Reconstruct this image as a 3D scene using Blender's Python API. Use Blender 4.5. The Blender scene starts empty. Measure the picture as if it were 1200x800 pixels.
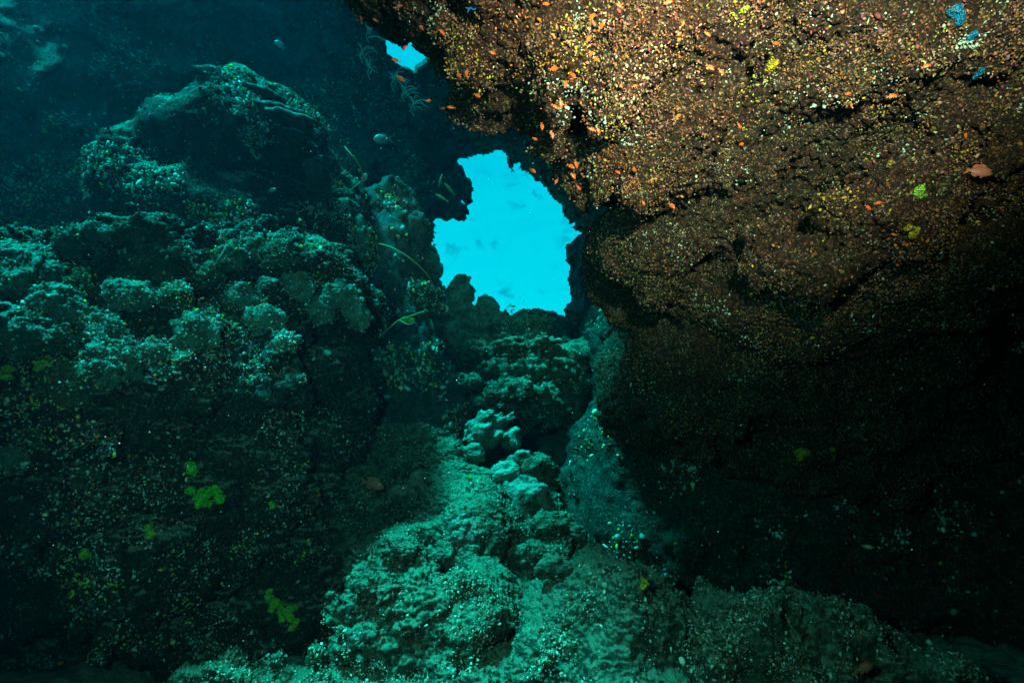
import bpy, bmesh, math, random
import numpy as np
from mathutils import Vector, Matrix

random.seed(7)
RNG = np.random.default_rng(11)
scene = bpy.context.scene
COL = scene.collection
PI = math.pi

# ------------------------------------------------------------------ camera
FPX = 667.0
PITCH = math.radians(12)
FWD = np.array([0, math.cos(PITCH), math.sin(PITCH)])
UPV = np.array([0, -math.sin(PITCH), math.cos(PITCH)])
RGT = np.array([1.0, 0, 0])


def P(px, py, d):
    """point of the place seen in direction (px,py) at depth d metres"""
    return d * (FWD + RGT * ((px - 600) / FPX) + UPV * ((400 - py) / FPX))


cam = bpy.data.cameras.new('camera')
camo = bpy.data.objects.new('camera', cam)
COL.objects.link(camo)
camo.location = (0, 0, 0)
camo.rotation_euler = (PI / 2 + PITCH, 0, 0)
cam.sensor_width = 36
cam.lens = 36 * FPX / 1200
cam.clip_start = 0.05
cam.clip_end = 600
scene.camera = camo

# ------------------------------------------------------------------ noise
LAT = RNG.random((64, 64, 64)).astype(np.float32) * 2 - 1
JIT = (0.2 + 0.6 * RNG.random((32, 32, 32, 3))).astype(np.float32)


def vnoise(p):
    i = np.floor(p).astype(np.int64)
    f = (p - i).astype(np.float32)
    f = f * f * f * (f * (f * 6 - 15) + 10)
    i &= 63
    j = (i + 1) & 63
    x0, y0, z0 = i[:, 0], i[:, 1], i[:, 2]
    x1, y1, z1 = j[:, 0], j[:, 1], j[:, 2]
    fx, fy, fz = f[:, 0], f[:, 1], f[:, 2]
    a = LAT[x0, y0, z0] * (1 - fx) + LAT[x1, y0, z0] * fx
    b = LAT[x0, y1, z0] * (1 - fx) + LAT[x1, y1, z0] * fx
    c = LAT[x0, y0, z1] * (1 - fx) + LAT[x1, y0, z1] * fx
    d = LAT[x0, y1, z1] * (1 - fx) + LAT[x1, y1, z1] * fx
    return (a * (1 - fy) + b * fy) * (1 - fz) + (c * (1 - fy) + d * fy) * fz


ROT = np.array(Matrix.Rotation(0.7, 3, 'X') @ Matrix.Rotation(1.1, 3, 'Y') @ Matrix.Rotation(0.5, 3, 'Z'))


def fbm(p, octs=4, gain=0.5):
    q = p.copy()
    s = 0
    a = 1.0
    for _ in range(octs):
        s = s + a * vnoise(q)
        q = q @ ROT * 2.03 + 17.3
        a *= gain
    return s


def ridged(p, octs=3):
    q = p.copy()
    s = 0
    a = 1.0
    for _ in range(octs):
        s = s + a * (1 - 2 * np.abs(vnoise(q)))
        q = q @ ROT * 2.1 + 9.1
        a *= 0.5
    return s


def worley(p):
    b = np.floor(p - 0.5).astype(np.int64)
    best = np.full(len(p), 9.0, np.float32)
    for dx in (0, 1):
        for dy in (0, 1):
            for dz in (0, 1):
                c = b + np.array([dx, dy, dz])
                k = c & 31
                q = c + JIT[k[:, 0], k[:, 1], k[:, 2]] - p
                best = np.minimum(best, (q * q).sum(1))
    return np.sqrt(best)


# ------------------------------------------------------------------ meshes
def make_mesh(name, v, faces, smooth=True, col=None):
    """faces: int array (n,3) or (n,4) or a list of such arrays"""
    v = np.asarray(v, np.float32)
    if not isinstance(faces, (list, tuple)):
        faces = [faces]
    me = bpy.data.meshes.new(name)
    me.vertices.add(len(v))
    me.vertices.foreach_set('co', v.ravel())
    loops = np.concatenate([f.ravel() for f in faces]).astype(np.int32)
    tot = np.concatenate([np.full(len(f), f.shape[1], np.int32) for f in faces])
    start = np.concatenate([[0], np.cumsum(tot)[:-1]]).astype(np.int32)
    me.loops.add(len(loops))
    me.loops.foreach_set('vertex_index', loops)
    me.polygons.add(len(tot))
    me.polygons.foreach_set('loop_start', start)
    me.polygons.foreach_set('loop_total', tot)
    me.polygons.foreach_set('use_smooth', np.full(len(tot), smooth))
    me.update(calc_edges=True)
    if col is not None:
        at = me.color_attributes.new('tint', 'FLOAT_COLOR', 'POINT')
        c4 = np.ones((len(v), 4), np.float32)
        c4[:, :3] = col
        at.data.foreach_set('color', c4.ravel())
    return me


def link(name, me, mat=None, parent=None, loc=(0, 0, 0)):
    o = bpy.data.objects.new(name, me)
    COL.objects.link(o)
    o.location = loc
    if mat is not None:
        me.materials.append(mat)
    if parent is not None:
        o.parent = parent
    return o


def tag(o, label=None, cat=None, group=None, kind=None):
    if label:
        o['label'] = label
    if cat:
        o['category'] = cat
    if group:
        o['group'] = group
    if kind:
        o['kind'] = kind
    return o


def vnormals(v, f):
    if f.shape[1] == 4:
        n = np.cross(v[f[:, 2]] - v[f[:, 0]], v[f[:, 3]] - v[f[:, 1]])
    else:
        n = np.cross(v[f[:, 1]] - v[f[:, 0]], v[f[:, 2]] - v[f[:, 0]])
    out = np.zeros_like(v)
    for k in range(f.shape[1]):
        for c in range(3):
            out[:, c] += np.bincount(f[:, k], n[:, c], len(v))
    l = np.linalg.norm(out, axis=1, keepdims=True)
    return out / np.maximum(l, 1e-12)


def subdiv_quads(v, f):
    """one Catmull-ish midpoint split of an all-quad mesh"""
    n = len(v)
    e = np.concatenate([f[:, [0, 1]], f[:, [1, 2]], f[:, [2, 3]], f[:, [3, 0]]])
    e = np.sort(e, 1)
    key = e[:, 0].astype(np.int64) * n + e[:, 1]
    uk, inv = np.unique(key, return_inverse=True)
    ev = 0.5 * (v[uk // n] + v[uk % n])
    fc = v[f].mean(1)
    m = len(f)
    ei = inv.reshape(4, m) + n
    ci = np.arange(m) + n + len(uk)
    q = [np.stack([f[:, k], ei[k], ci, ei[(k + 3) % 4]], 1) for k in range(4)]
    return np.concatenate([v, ev, fc]), np.concatenate(q)


def surface_nets(F, org, h):
    nx, ny, nz = F.shape
    S = F < 0
    cnt = np.zeros((nx - 1, ny - 1, nz - 1), np.int8)
    for a in (0, 1):
        for b in (0, 1):
            for c in (0, 1):
                cnt += S[a:nx - 1 + a, b:ny - 1 + b, c:nz - 1 + c]
    act = np.argwhere((cnt > 0) & (cnt < 8))
    idx = np.full(cnt.shape, -1, np.int64)
    idx[act[:, 0], act[:, 1], act[:, 2]] = np.arange(len(act))
    acc = np.zeros((len(act), 3))
    num = np.zeros(len(act))
    cor = [(a, b, c) for a in (0, 1) for b in (0, 1) for c in (0, 1)]
    for u in cor:
        for ax in range(3):
            if u[ax]:
                continue
            w = list(u)
            w[ax] = 1
            fa = F[act[:, 0] + u[0], act[:, 1] + u[1], act[:, 2] + u[2]]
            fb = F[act[:, 0] + w[0], act[:, 1] + w[1], act[:, 2] + w[2]]
            m = (fa < 0) != (fb < 0)
            t = np.where(m, fa / np.where(m, fa - fb, 1), 0)
            pt = np.tile(np.array(u, float), (len(act), 1))
            pt[:, ax] = t
            acc[m] += pt[m]
            num[m] += 1
    v = (act + acc / num[:, None]) * h + org
    faces = []
    for ax in range(3):
        sl = [slice(None)] * 3
        s2 = [slice(None)] * 3
        sl[ax] = slice(0, -1)
        s2[ax] = slice(1, None)
        A = S[tuple(sl)]
        B = S[tuple(s2)]
        e = np.argwhere(A != B)
        o1, o2 = (ax + 1) % 3, (ax + 2) % 3
        ok = (e[:, o1] > 0) & (e[:, o2] > 0) & (e[:, o1] < F.shape[o1] - 1) & (e[:, o2] < F.shape[o2] - 1)
        e = e[ok]
        pos = A[e[:, 0], e[:, 1], e[:, 2]]
        d1 = np.zeros(3, int)
        d2 = np.zeros(3, int)
        d1[o1] = 1
        d2[o2] = 1
        q = []
        for off in (0 * d1, d1, d1 + d2, d2):
            c = e - off
            q.append(idx[c[:, 0], c[:, 1], c[:, 2]])
        q = np.stack(q, 1)
        q[~pos] = q[~pos][:, ::-1]
        faces.append(q)
    f = np.concatenate(faces)
    return v, f


def smooth(v, f, it=1):
    for _ in range(it):
        s = np.zeros_like(v)
        c = np.zeros(len(v))
        for k in range(f.shape[1]):
            for j in (1, f.shape[1] - 1):
                o = f[:, (k + j) % f.shape[1]]
                for a in range(3):
                    s[:, a] += np.bincount(f[:, k], v[o, a], len(v))
                c += np.bincount(f[:, k], minlength=len(v))
        v = 0.4 * v + 0.6 * s / c[:, None]
    return v


def blobs_sdf(p, blobs, k):
    D = None
    for (c, r, sgn) in blobs:
        q = p - c
        k0 = np.sqrt(((q / r) ** 2).sum(1))
        k1 = np.sqrt(((q / (r * r)) ** 2).sum(1)) + 1e-9
        d = k0 * (k0 - 1) / k1
        if D is None:
            D = d
        elif sgn > 0:
            h = np.clip(0.5 + 0.5 * (D - d) / k, 0, 1)
            D = D * (1 - h) + d * h - k * h * (1 - h)
        else:
            d = -d
            h = np.clip(0.5 + 0.5 * (d - D) / 0.04, 0, 1)
            D = D * (1 - h) + d * h + 0.04 * h * (1 - h)
    return D


def rock_surface(spec, h, k=0.12, lump=0.05, lump_s=0.2, big=0.10, big_s=0.7, crack=0.04, fine=0.012, fine_s=0.05,
                 rough=0.012, sub=1, keep=True):
    """natural rock body: smooth union of ellipsoids given as (px, py, depth, rx_px, rz_px, ry_m[, sign])"""
    bl = []
    for s in spec:
        px, py, d, rx, rz, ry = s[:6]
        sg = s[6] if len(s) > 6 else 1
        bl.append((P(px, py, d), np.array([rx * d / FPX, ry, rz * d / FPX]), sg))
    pos = [b for b in bl if b[2] > 0]
    lo = np.min([b[0] - b[1] for b in pos], 0) - 0.25 - big
    hi = np.max([b[0] + b[1] for b in pos], 0) + 0.25 + big
    n = np.ceil((hi - lo) / h).astype(int) + 1
    # coarse pass to find the shell
    g = [lo[a] + np.arange(n[a]) * h for a in range(3)]
    F = np.full(tuple(n), 1.0, np.float32)
    for i0 in range(0, n[0], 24):
        xs = g[0][i0:i0 + 24]
        X, Y, Z = np.meshgrid(xs, g[1], g[2], indexing='ij')
        pts = np.stack([X.ravel(), Y.ravel(), Z.ravel()], 1)
        D = blobs_sdf(pts, bl, k)
        if keep:
            D = np.maximum(D, 1.0 - np.linalg.norm(pts, axis=1))
        m = np.abs(D) < (big * 1.9 + lump + crack + 2 * h)
        if m.any():
            q = pts[m]
            w = q + 0.12 * np.stack([vnoise(q * 2.1 + 5), vnoise(q * 2.1 + 25), vnoise(q * 2.1 + 45)], 1)
            dd = D[m]
            dd = dd - big * fbm(w / big_s, 4, 0.55)
            dd = dd - lump * (0.9 - 1.6 * worley(w / lump_s)) * np.clip(0.75 + 0.9 * vnoise(q * 1.3 + 7), 0.1, 1.5)
            dd = dd + crack * np.clip(ridged(w * 1.6, 2) - 0.75, 0, 1) * 2.0
            D[m] = dd
        F[i0:i0 + 24] = D.reshape(X.shape)
    F[0], F[-1] = 1, 1
    F[:, 0], F[:, -1] = 1, 1
    F[:, :, 0], F[:, :, -1] = 1, 1
    v, f = surface_nets(F, lo, h)
    v = smooth(v, f, 1)
    for _ in range(sub):
        v, f = subdiv_quads(v, f)
        v = smooth(v, f, 1)
    nm = vnormals(v, f)
    msk = np.clip(0.6 + 1.0 * vnoise(v * 1.7 + 31), 0.15, 1.3)
    up = np.clip(1 - 0.7 * np.clip(nm[:, 2], 0, 1), 0.3, 1)
    dsp = fine * msk * up * (0.8 - 1.7 * worley(v / fine_s)) + fine * 0.7 * (0.7 - 1.5 * worley(v / (fine_s * 0.47) + 5)) * msk
    dsp = dsp + rough * fbm(v / 0.035, 3, 0.6)
    if sub > 1:
        dsp = dsp + fine * 0.45 * (0.7 - 1.5 * worley(v / (fine_s * 0.24) + 9)) * np.clip(0.6 + vnoise(v * 5 + 3), 0, 1)
    v = v + nm * dsp[:, None]
    return v, f


def largest_piece(v, f):
    lab = np.arange(len(v))
    while True:
        m = lab[f].min(1)
        new = lab.copy()
        for k in range(f.shape[1]):
            np.minimum.at(new, f[:, k], m)
        new = new[new]
        if (new == lab).all():
            break
        lab = new
    u, c = np.unique(lab, return_counts=True)
    keep = lab == u[np.argmax(c)]
    re_ = np.cumsum(keep) - 1
    return v[keep], re_[f[keep[f].all(1)]]




def rock(name, spec, mat, label=None, cat=None, kind=None, group=None, **kw):
    v, f = rock_surface(spec, **kw)
    base = np.array([v[:, 0].mean(), v[:, 1].mean(), v[:, 2].min()])
    me = make_mesh(name, v - base, f)
    o = link(name, me, mat, loc=base)
    tag(o, label, cat, group, kind)
    nm = vnormals(v, f)
    print(name, len(v), 'verts')
    return o, v, f, nm


# ------------------------------------------------------------------ materials
class NT:
    def __init__(s, name):
        s.m = bpy.data.materials.new(name)
        s.m.use_nodes = True
        s.t = s.m.node_tree
        s.t.nodes.clear()
        s.out = s.t.nodes.new('ShaderNodeOutputMaterial')

    def n(s, typ, **kw):
        nd = s.t.nodes.new('ShaderNode' + typ)
        for k, v in kw.items():
            if k.startswith('i_'):
                nd.inputs[int(k[2:])].default_value = v
            elif hasattr(nd, k):
                setattr(nd, k, v)
            else:
                nd.inputs[k.replace('_', ' ')].default_value = v
        return nd

    def l(s, a, b):
        s.t.links.new(a, b)

    def ramp(s, fac, stops, interp='LINEAR'):
        r = s.n('ValToRGB')
        r.color_ramp.interpolation = interp
        els = r.color_ramp.elements
        while len(els) > 1:
            els.remove(els[-1])
        els[0].position, els[0].color = stops[0][0], (*stops[0][1], 1)
        for p, c in stops[1:]:
            e = els.new(p)
            e.color = (*c, 1)
        s.l(fac, r.inputs[0])
        return r.outputs[0]

    def mix(s, fac, a, b, mode='MIX'):
        m = s.n('Mix', data_type='RGBA', blend_type=mode)
        if isinstance(fac, (int, float)):
            m.inputs[0].default_value = fac
        else:
            s.l(fac, m.inputs[0])
        for i, x in ((6, a), (7, b)):
            if isinstance(x, tuple):
                m.inputs[i].default_value = (*x, 1)
            else:
                s.l(x, m.inputs[i])
        return m.outputs[2]

    def noise(s, vec, scale, detail=4, rough=0.6, dist=0.0):
        n = s.n('TexNoise', Scale=scale, Detail=detail, Roughness=rough, Distortion=dist)
        s.l(vec, n.inputs['Vector'])
        return n.outputs['Fac']

    def vor(s, vec, scale, feature='F1', out='Distance', rnd=1.0):
        n = s.n('TexVoronoi', feature=feature, Scale=scale, Randomness=rnd)
        s.l(vec, n.inputs['Vector'])
        return n.outputs[out]

    def math(s, op, a, b=0.0, clamp=False):
        m = s.n('Math', operation=op, use_clamp=clamp)
        for i, x in ((0, a), (1, b)):
            if isinstance(x, (int, float)):
                m.inputs[i].default_value = x
            else:
                s.l(x, m.inputs[i])
        return m.outputs[0]


def step(s, x, lo, hi):
    m = s.n('MapRange', clamp=True, interpolation_type='SMOOTHSTEP')
    s.l(x, m.inputs[0])
    m.inputs[1].default_value = lo
    m.inputs[2].default_value = hi
    return m.outputs[0]


def rock_material(name, base, dark, crust, speck, sediment, sed_amt=0.8, crust_lo=0.55, algae=(0.05, 0.08, 0.02),
                  speck_lo=0.14, bump=1.0, mosaic=None, mos_scale=80, mos_amt=0.8):
    s = NT(name)
    g = s.n('NewGeometry')
    pos = g.outputs['Position']
    n1 = s.noise(pos, 3.0, 5, 0.65)
    n2 = s.noise(pos, 14.0, 5, 0.7, 0.4)
    n3 = s.noise(pos, 60.0, 3, 0.7)
    c = s.mix(step(s, n2, 0.38, 0.62), dark, base)
    c = s.mix(step(s, n1, crust_lo, crust_lo + 0.1), c, crust)
    off = s.n('VectorMath', operation='ADD', i_1=(7.3, 2.1, 5.7))
    s.l(pos, off.inputs[0])
    n4 = s.noise(off.outputs[0], 6.0, 4, 0.6, 0.5)
    c = s.mix(s.math('MULTIPLY', step(s, n4, 0.54, 0.64), 0.75), c, algae)
    mosh = None
    if mosaic:
        # crusts and polyps packed side by side, one colour each, in patches
        nz = s.n('TexNoise', Scale=30.0, Detail=2)
        s.l(pos, nz.inputs['Vector'])
        sc_ = s.n('VectorMath', operation='MULTIPLY', i_1=(0.02, 0.02, 0.02))
        s.l(nz.outputs['Color'], sc_.inputs[0])
        ad = s.n('VectorMath', operation='ADD')
        s.l(pos, ad.inputs[0])
        s.l(sc_.outputs[0], ad.inputs[1])
        vo = s.n('TexVoronoi', Scale=mos_scale)
        s.l(ad.outputs[0], vo.inputs['Vector'])
        sx = s.n('SeparateXYZ')
        s.l(vo.outputs['Color'], sx.inputs[0])
        big = s.noise(off.outputs[0], 5.0, 4, 0.65, 0.6) if False else s.noise(pos, 7.0, 4, 0.65, 0.6)
        key = s.math('FRACT', s.math('ADD', s.math('MULTIPLY', sx.outputs[0], 0.42), s.math('MULTIPLY', big, 2.6)))
        mc = s.ramp(key, mosaic, 'CONSTANT')
        mc = s.mix(s.math('MULTIPLY', sx.outputs[1], 0.92), mc, (0.015, 0.010, 0.008))
        bare = step(s, s.noise(off.outputs[0], 3.2, 5, 0.7, 0.5), 0.50, 0.68)
        mc = s.mix(s.math('MULTIPLY', bare, 0.75), mc, s.mix(0.5, base, dark))
        gap = step(s, vo.outputs['Distance'], 0.38, 0.62)
        mc = s.mix(gap, mc, s.mix(0.8, mc, (0.005, 0.004, 0.003)))
        c = s.mix(mos_amt, c, mc)
        mosh = s.math('SUBTRACT', 1.0, vo.outputs['Distance'])
    # pale grains and polyps
    v1 = s.vor(pos, 70.0)
    vm = s.noise(off.outputs[0], 9.0, 3, 0.7)
    f = s.math('MULTIPLY', s.math('LESS_THAN', v1, speck_lo * 2), step(s, vm, 0.48, 0.6))
    c = s.mix(s.math('MULTIPLY', f, 0.8), c, speck)
    c = s.mix(s.math('MULTIPLY', step(s, n3, 0.35, 0.7), 0.55), s.mix(0.45, c, (0.01, 0.01, 0.01)), c)
    # sand that has settled on upward ledges
    sp = s.n('SeparateXYZ')
    s.l(g.outputs['Normal'], sp.inputs[0])
    up = s.math('ADD', sp.outputs[2], s.math('MULTIPLY', s.math('SUBTRACT', n2, 0.5), 1.4))
    sed = s.math('MULTIPLY', step(s, up, 0.3, 0.85), sed_amt)
    sc = s.mix(n3, sediment, tuple(x * 0.55 for x in sediment))
    c = s.mix(sed, c, sc)
    n6 = s.noise(off.outputs[0], 38.0, 4, 0.75, 0.6)
    c = s.mix(s.math('MULTIPLY', step(s, n6, 0.5, 0.66), 0.7), c, s.mix(0.85, c, dark))  # dark pits painted by noise, imitating shade in crevices
    b = s.n('BsdfPrincipled', Roughness=0.85)
    b.inputs['Specular IOR Level'].default_value = 0.15
    s.l(c, b.inputs['Base Color'])
    h1 = s.noise(pos, 28.0, 6, 0.75, 0.3)
    h2 = s.vor(pos, 55.0, 'SMOOTH_F1')
    hh = s.math('SUBTRACT', s.math('MULTIPLY', h1, 1.0), s.math('MULTIPLY', h2, 0.5))
    hh = s.math('ADD', hh, s.math('MULTIPLY', s.noise(pos, 130.0, 3, 0.7), 0.35))
    if mosh is not None:
        hh = s.math('ADD', hh, s.math('MULTIPLY', mosh, 0.4))
    bp = s.n('Bump', Strength=bump, Distance=0.03)
    s.l(hh, bp.inputs['Height'])
    s.l(bp.outputs[0], b.inputs['Normal'])
    s.l(b.outputs[0], s.out.inputs[0])
    return s.m


def sponge_mat(name, col):
    s = NT(name)
    g = s.n('NewGeometry')
    pos = g.outputs['Position']
    n1 = s.noise(pos, 50.0, 4, 0.7)
    v1 = s.vor(pos, 150.0)
    c = s.mix(step(s, n1, 0.35, 0.65), tuple(x * 0.35 for x in col), col)
    c = s.mix(s.math('MULTIPLY', s.math('SUBTRACT', 1.0, step(s, v1, 0.1, 0.3)), 0.8), c, tuple(x * 0.12 for x in col))
    n2 = s.noise(pos, 25.0, 3, 0.6)
    c = s.mix(s.math('MULTIPLY', step(s, n2, 0.55, 0.68), 0.7), c, (0.1, 0.11, 0.07))
    b = s.n('BsdfPrincipled', Roughness=0.85)
    b.inputs['Specular IOR Level'].default_value = 0.15
    s.l(c, b.inputs['Base Color'])
    bp = s.n('Bump', Strength=1.0, Distance=0.015)
    s.l(s.math('ADD', v1, n1), bp.inputs['Height'])
    s.l(bp.outputs[0], b.inputs['Normal'])
    s.l(b.outputs[0], s.out.inputs[0])
    return s.m


def plain(name, col, rough=0.6, var=0.35, scale=40.0, bump=0.3, spec=0.3, trans=0.0, dist=0.01):
    s = NT(name)
    g = s.n('TexCoord')
    pos = g.outputs['Object']
    n1 = s.noise(pos, scale, 4, 0.7)
    c = s.mix(n1, tuple(x * (1 - var) for x in col), tuple(min(1, x * (1 + var)) for x in col))
    b = s.n('BsdfPrincipled', Roughness=rough)
    b.inputs['Specular IOR Level'].default_value = spec
    s.l(c, b.inputs['Base Color'])
    if bump:
        bp = s.n('Bump', Strength=bump, Distance=dist)
        s.l(s.noise(pos, scale * 2, 4, 0.7), bp.inputs['Height'])
        s.l(bp.outputs[0], b.inputs['Normal'])
    s.l(b.outputs[0], s.out.inputs[0])
    return s.m


def attr_material(name, rough=0.7):
    s = NT(name)
    a = s.n('Attribute', attribute_name='tint')
    g = s.n('NewGeometry')
    n1 = s.noise(g.outputs['Position'], 120.0, 2, 0.6)
    c = s.mix(n1, s.mix(0.4, a.outputs[0], (0.0, 0.0, 0.0)), a.outputs[0])
    b = s.n('BsdfPrincipled', Roughness=rough)
    b.inputs['Specular IOR Level'].default_value = 0.25
    s.l(c, b.inputs['Base Color'])
    s.l(b.outputs[0], s.out.inputs[0])
    return s.m
HAZE_D = 0.20
HAZE_C = (0.001, 0.023, 0.042, 1)
SUN_TO = (-0.38, -0.22, 0.92)
SUN_E = 5.0
SKY_S = 0.05
EXPO = 1.6
STROBES = [('strobe_right', (0.45, 0.05, 0.75), P(850, -45, 2.3), 580, 78, (1.0, 0.58, 0.38)), ('strobe_left', (-0.4, 0.1, 0.2), P(600, 600, 3.2), 48, 115, (0.6, 1.0, 0.80))]
WGZ_G, WGZ_B = 1.0, 0.86
# ------------------------------------------------------------------ the rocks
MOS_OVER = [(0.0, (0.46, 0.09, 0.035)), (0.10, (0.32, 0.08, 0.06)), (0.20, (0.07, 0.02, 0.012)), (0.30, (0.52, 0.16, 0.07)), (0.40, (0.22, 0.035, 0.05)),
            (0.47, (0.10, 0.06, 0.008)), (0.55, (0.42, 0.24, 0.07)), (0.61, (0.58, 0.13, 0.012)), (0.68, (0.05, 0.018, 0.012)), (0.77, (0.36, 0.11, 0.09)),
            (0.85, (0.36, 0.44, 0.30)), (0.89, (0.45, 0.24, 0.015)), (0.93, (0.05, 0.06, 0.012))]
MOS_REEF = [(0.0, (0.05, 0.06, 0.04)), (0.18, (0.14, 0.18, 0.12)), (0.30, (0.03, 0.03, 0.02)), (0.44, (0.16, 0.08, 0.07)), (0.52, (0.06, 0.10, 0.03)),
            (0.62, (0.22, 0.30, 0.22)), (0.68, (0.03, 0.035, 0.03)), (0.80, (0.20, 0.10, 0.04)), (0.86, (0.10, 0.12, 0.08)), (0.95, (0.35, 0.42, 0.32))]
M_wall = rock_material('far_rock', (0.16, 0.17, 0.14), (0.05, 0.055, 0.05), (0.2, 0.15, 0.16), (0.5, 0.5, 0.42), (0.10, 0.11, 0.09), 0.3)
M_reef = rock_material('reef_rock', (0.14, 0.13, 0.09), (0.04, 0.04, 0.03), (0.22, 0.12, 0.13), (0.55, 0.5, 0.38), (0.36, 0.42, 0.30), 0.8, mosaic=MOS_REEF, mos_scale=60, mos_amt=0.8)
M_floor = rock_material('floor_rock', (0.24, 0.27, 0.17), (0.06, 0.06, 0.04), (0.25, 0.12, 0.08), (0.5, 0.55, 0.4), (0.34, 0.40, 0.25), 0.68, mosaic=MOS_REEF, mos_scale=65, mos_amt=0.45, crust_lo=0.6)
M_over = rock_material('overhang_rock', (0.13, 0.040, 0.022), (0.03, 0.012, 0.008), (0.24, 0.06, 0.07), (0.6, 0.45, 0.3), (0.3, 0.25, 0.2), 0.2, algae=(0.08, 0.055, 0.012), mosaic=MOS_OVER, mos_scale=85, mos_amt=0.95)
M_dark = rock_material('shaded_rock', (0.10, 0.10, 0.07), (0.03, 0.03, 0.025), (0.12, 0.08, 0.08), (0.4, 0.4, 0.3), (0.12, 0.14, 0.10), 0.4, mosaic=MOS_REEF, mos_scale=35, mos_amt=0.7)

# far wall of the cavern with the big window and the small gap
HOLES = [
    [(533, 190), (541, 184), (556, 182), (572, 180), (586, 179), (597, 187), (599, 196), (606, 192), (612, 202), (622, 205), (628, 214),
     (637, 216), (644, 228), (656, 240), (661, 254), (672, 262), (679, 273), (674, 282), (663, 285), (662, 300), (668, 312), (666, 326),
     (670, 338), (665, 352), (658, 362), (660, 378), (650, 390), (600, 392), (560, 385), (535, 350), (524, 335), (512, 320), (516, 306), (511, 292), (500, 282), (501, 272),
     (508, 260), (517, 257), (531, 260), (542, 246), (539, 236), (547, 226), (541, 214), (542, 200)],
    [(444, 24), (455, 38), (451, 50), (458, 64), (463, 73), (473, 82), (488, 84), (510, 60), (505, 8), (450, 8)],
    [(-90, -160), (14, -160), (11, -6), (4, 6), (-2, 14), (-90, 40)],
]


def poly_sd(x, y, poly):
    pts = np.array(poly, float)
    d = np.full(x.shape, 1e9)
    ins = np.zeros(x.shape, bool)
    n = len(pts)
    for i in range(n):
        a, b = pts[i], pts[(i + 1) % n]
        e = b - a
        wx, wy = x - a[0], y - a[1]
        t = np.clip((wx * e[0] + wy * e[1]) / (e @ e), 0, 1)
        d = np.minimum(d, (wx - e[0] * t) ** 2 + (wy - e[1] * t) ** 2)
        c = ((a[1] > y) != (b[1] > y)) & (x < (b[0] - a[0]) * (y - a[1]) / (b[1] - a[1] + 1e-12) + a[0])
        ins ^= c
    d = np.sqrt(d)
    return np.where(ins, -d, d)


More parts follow.
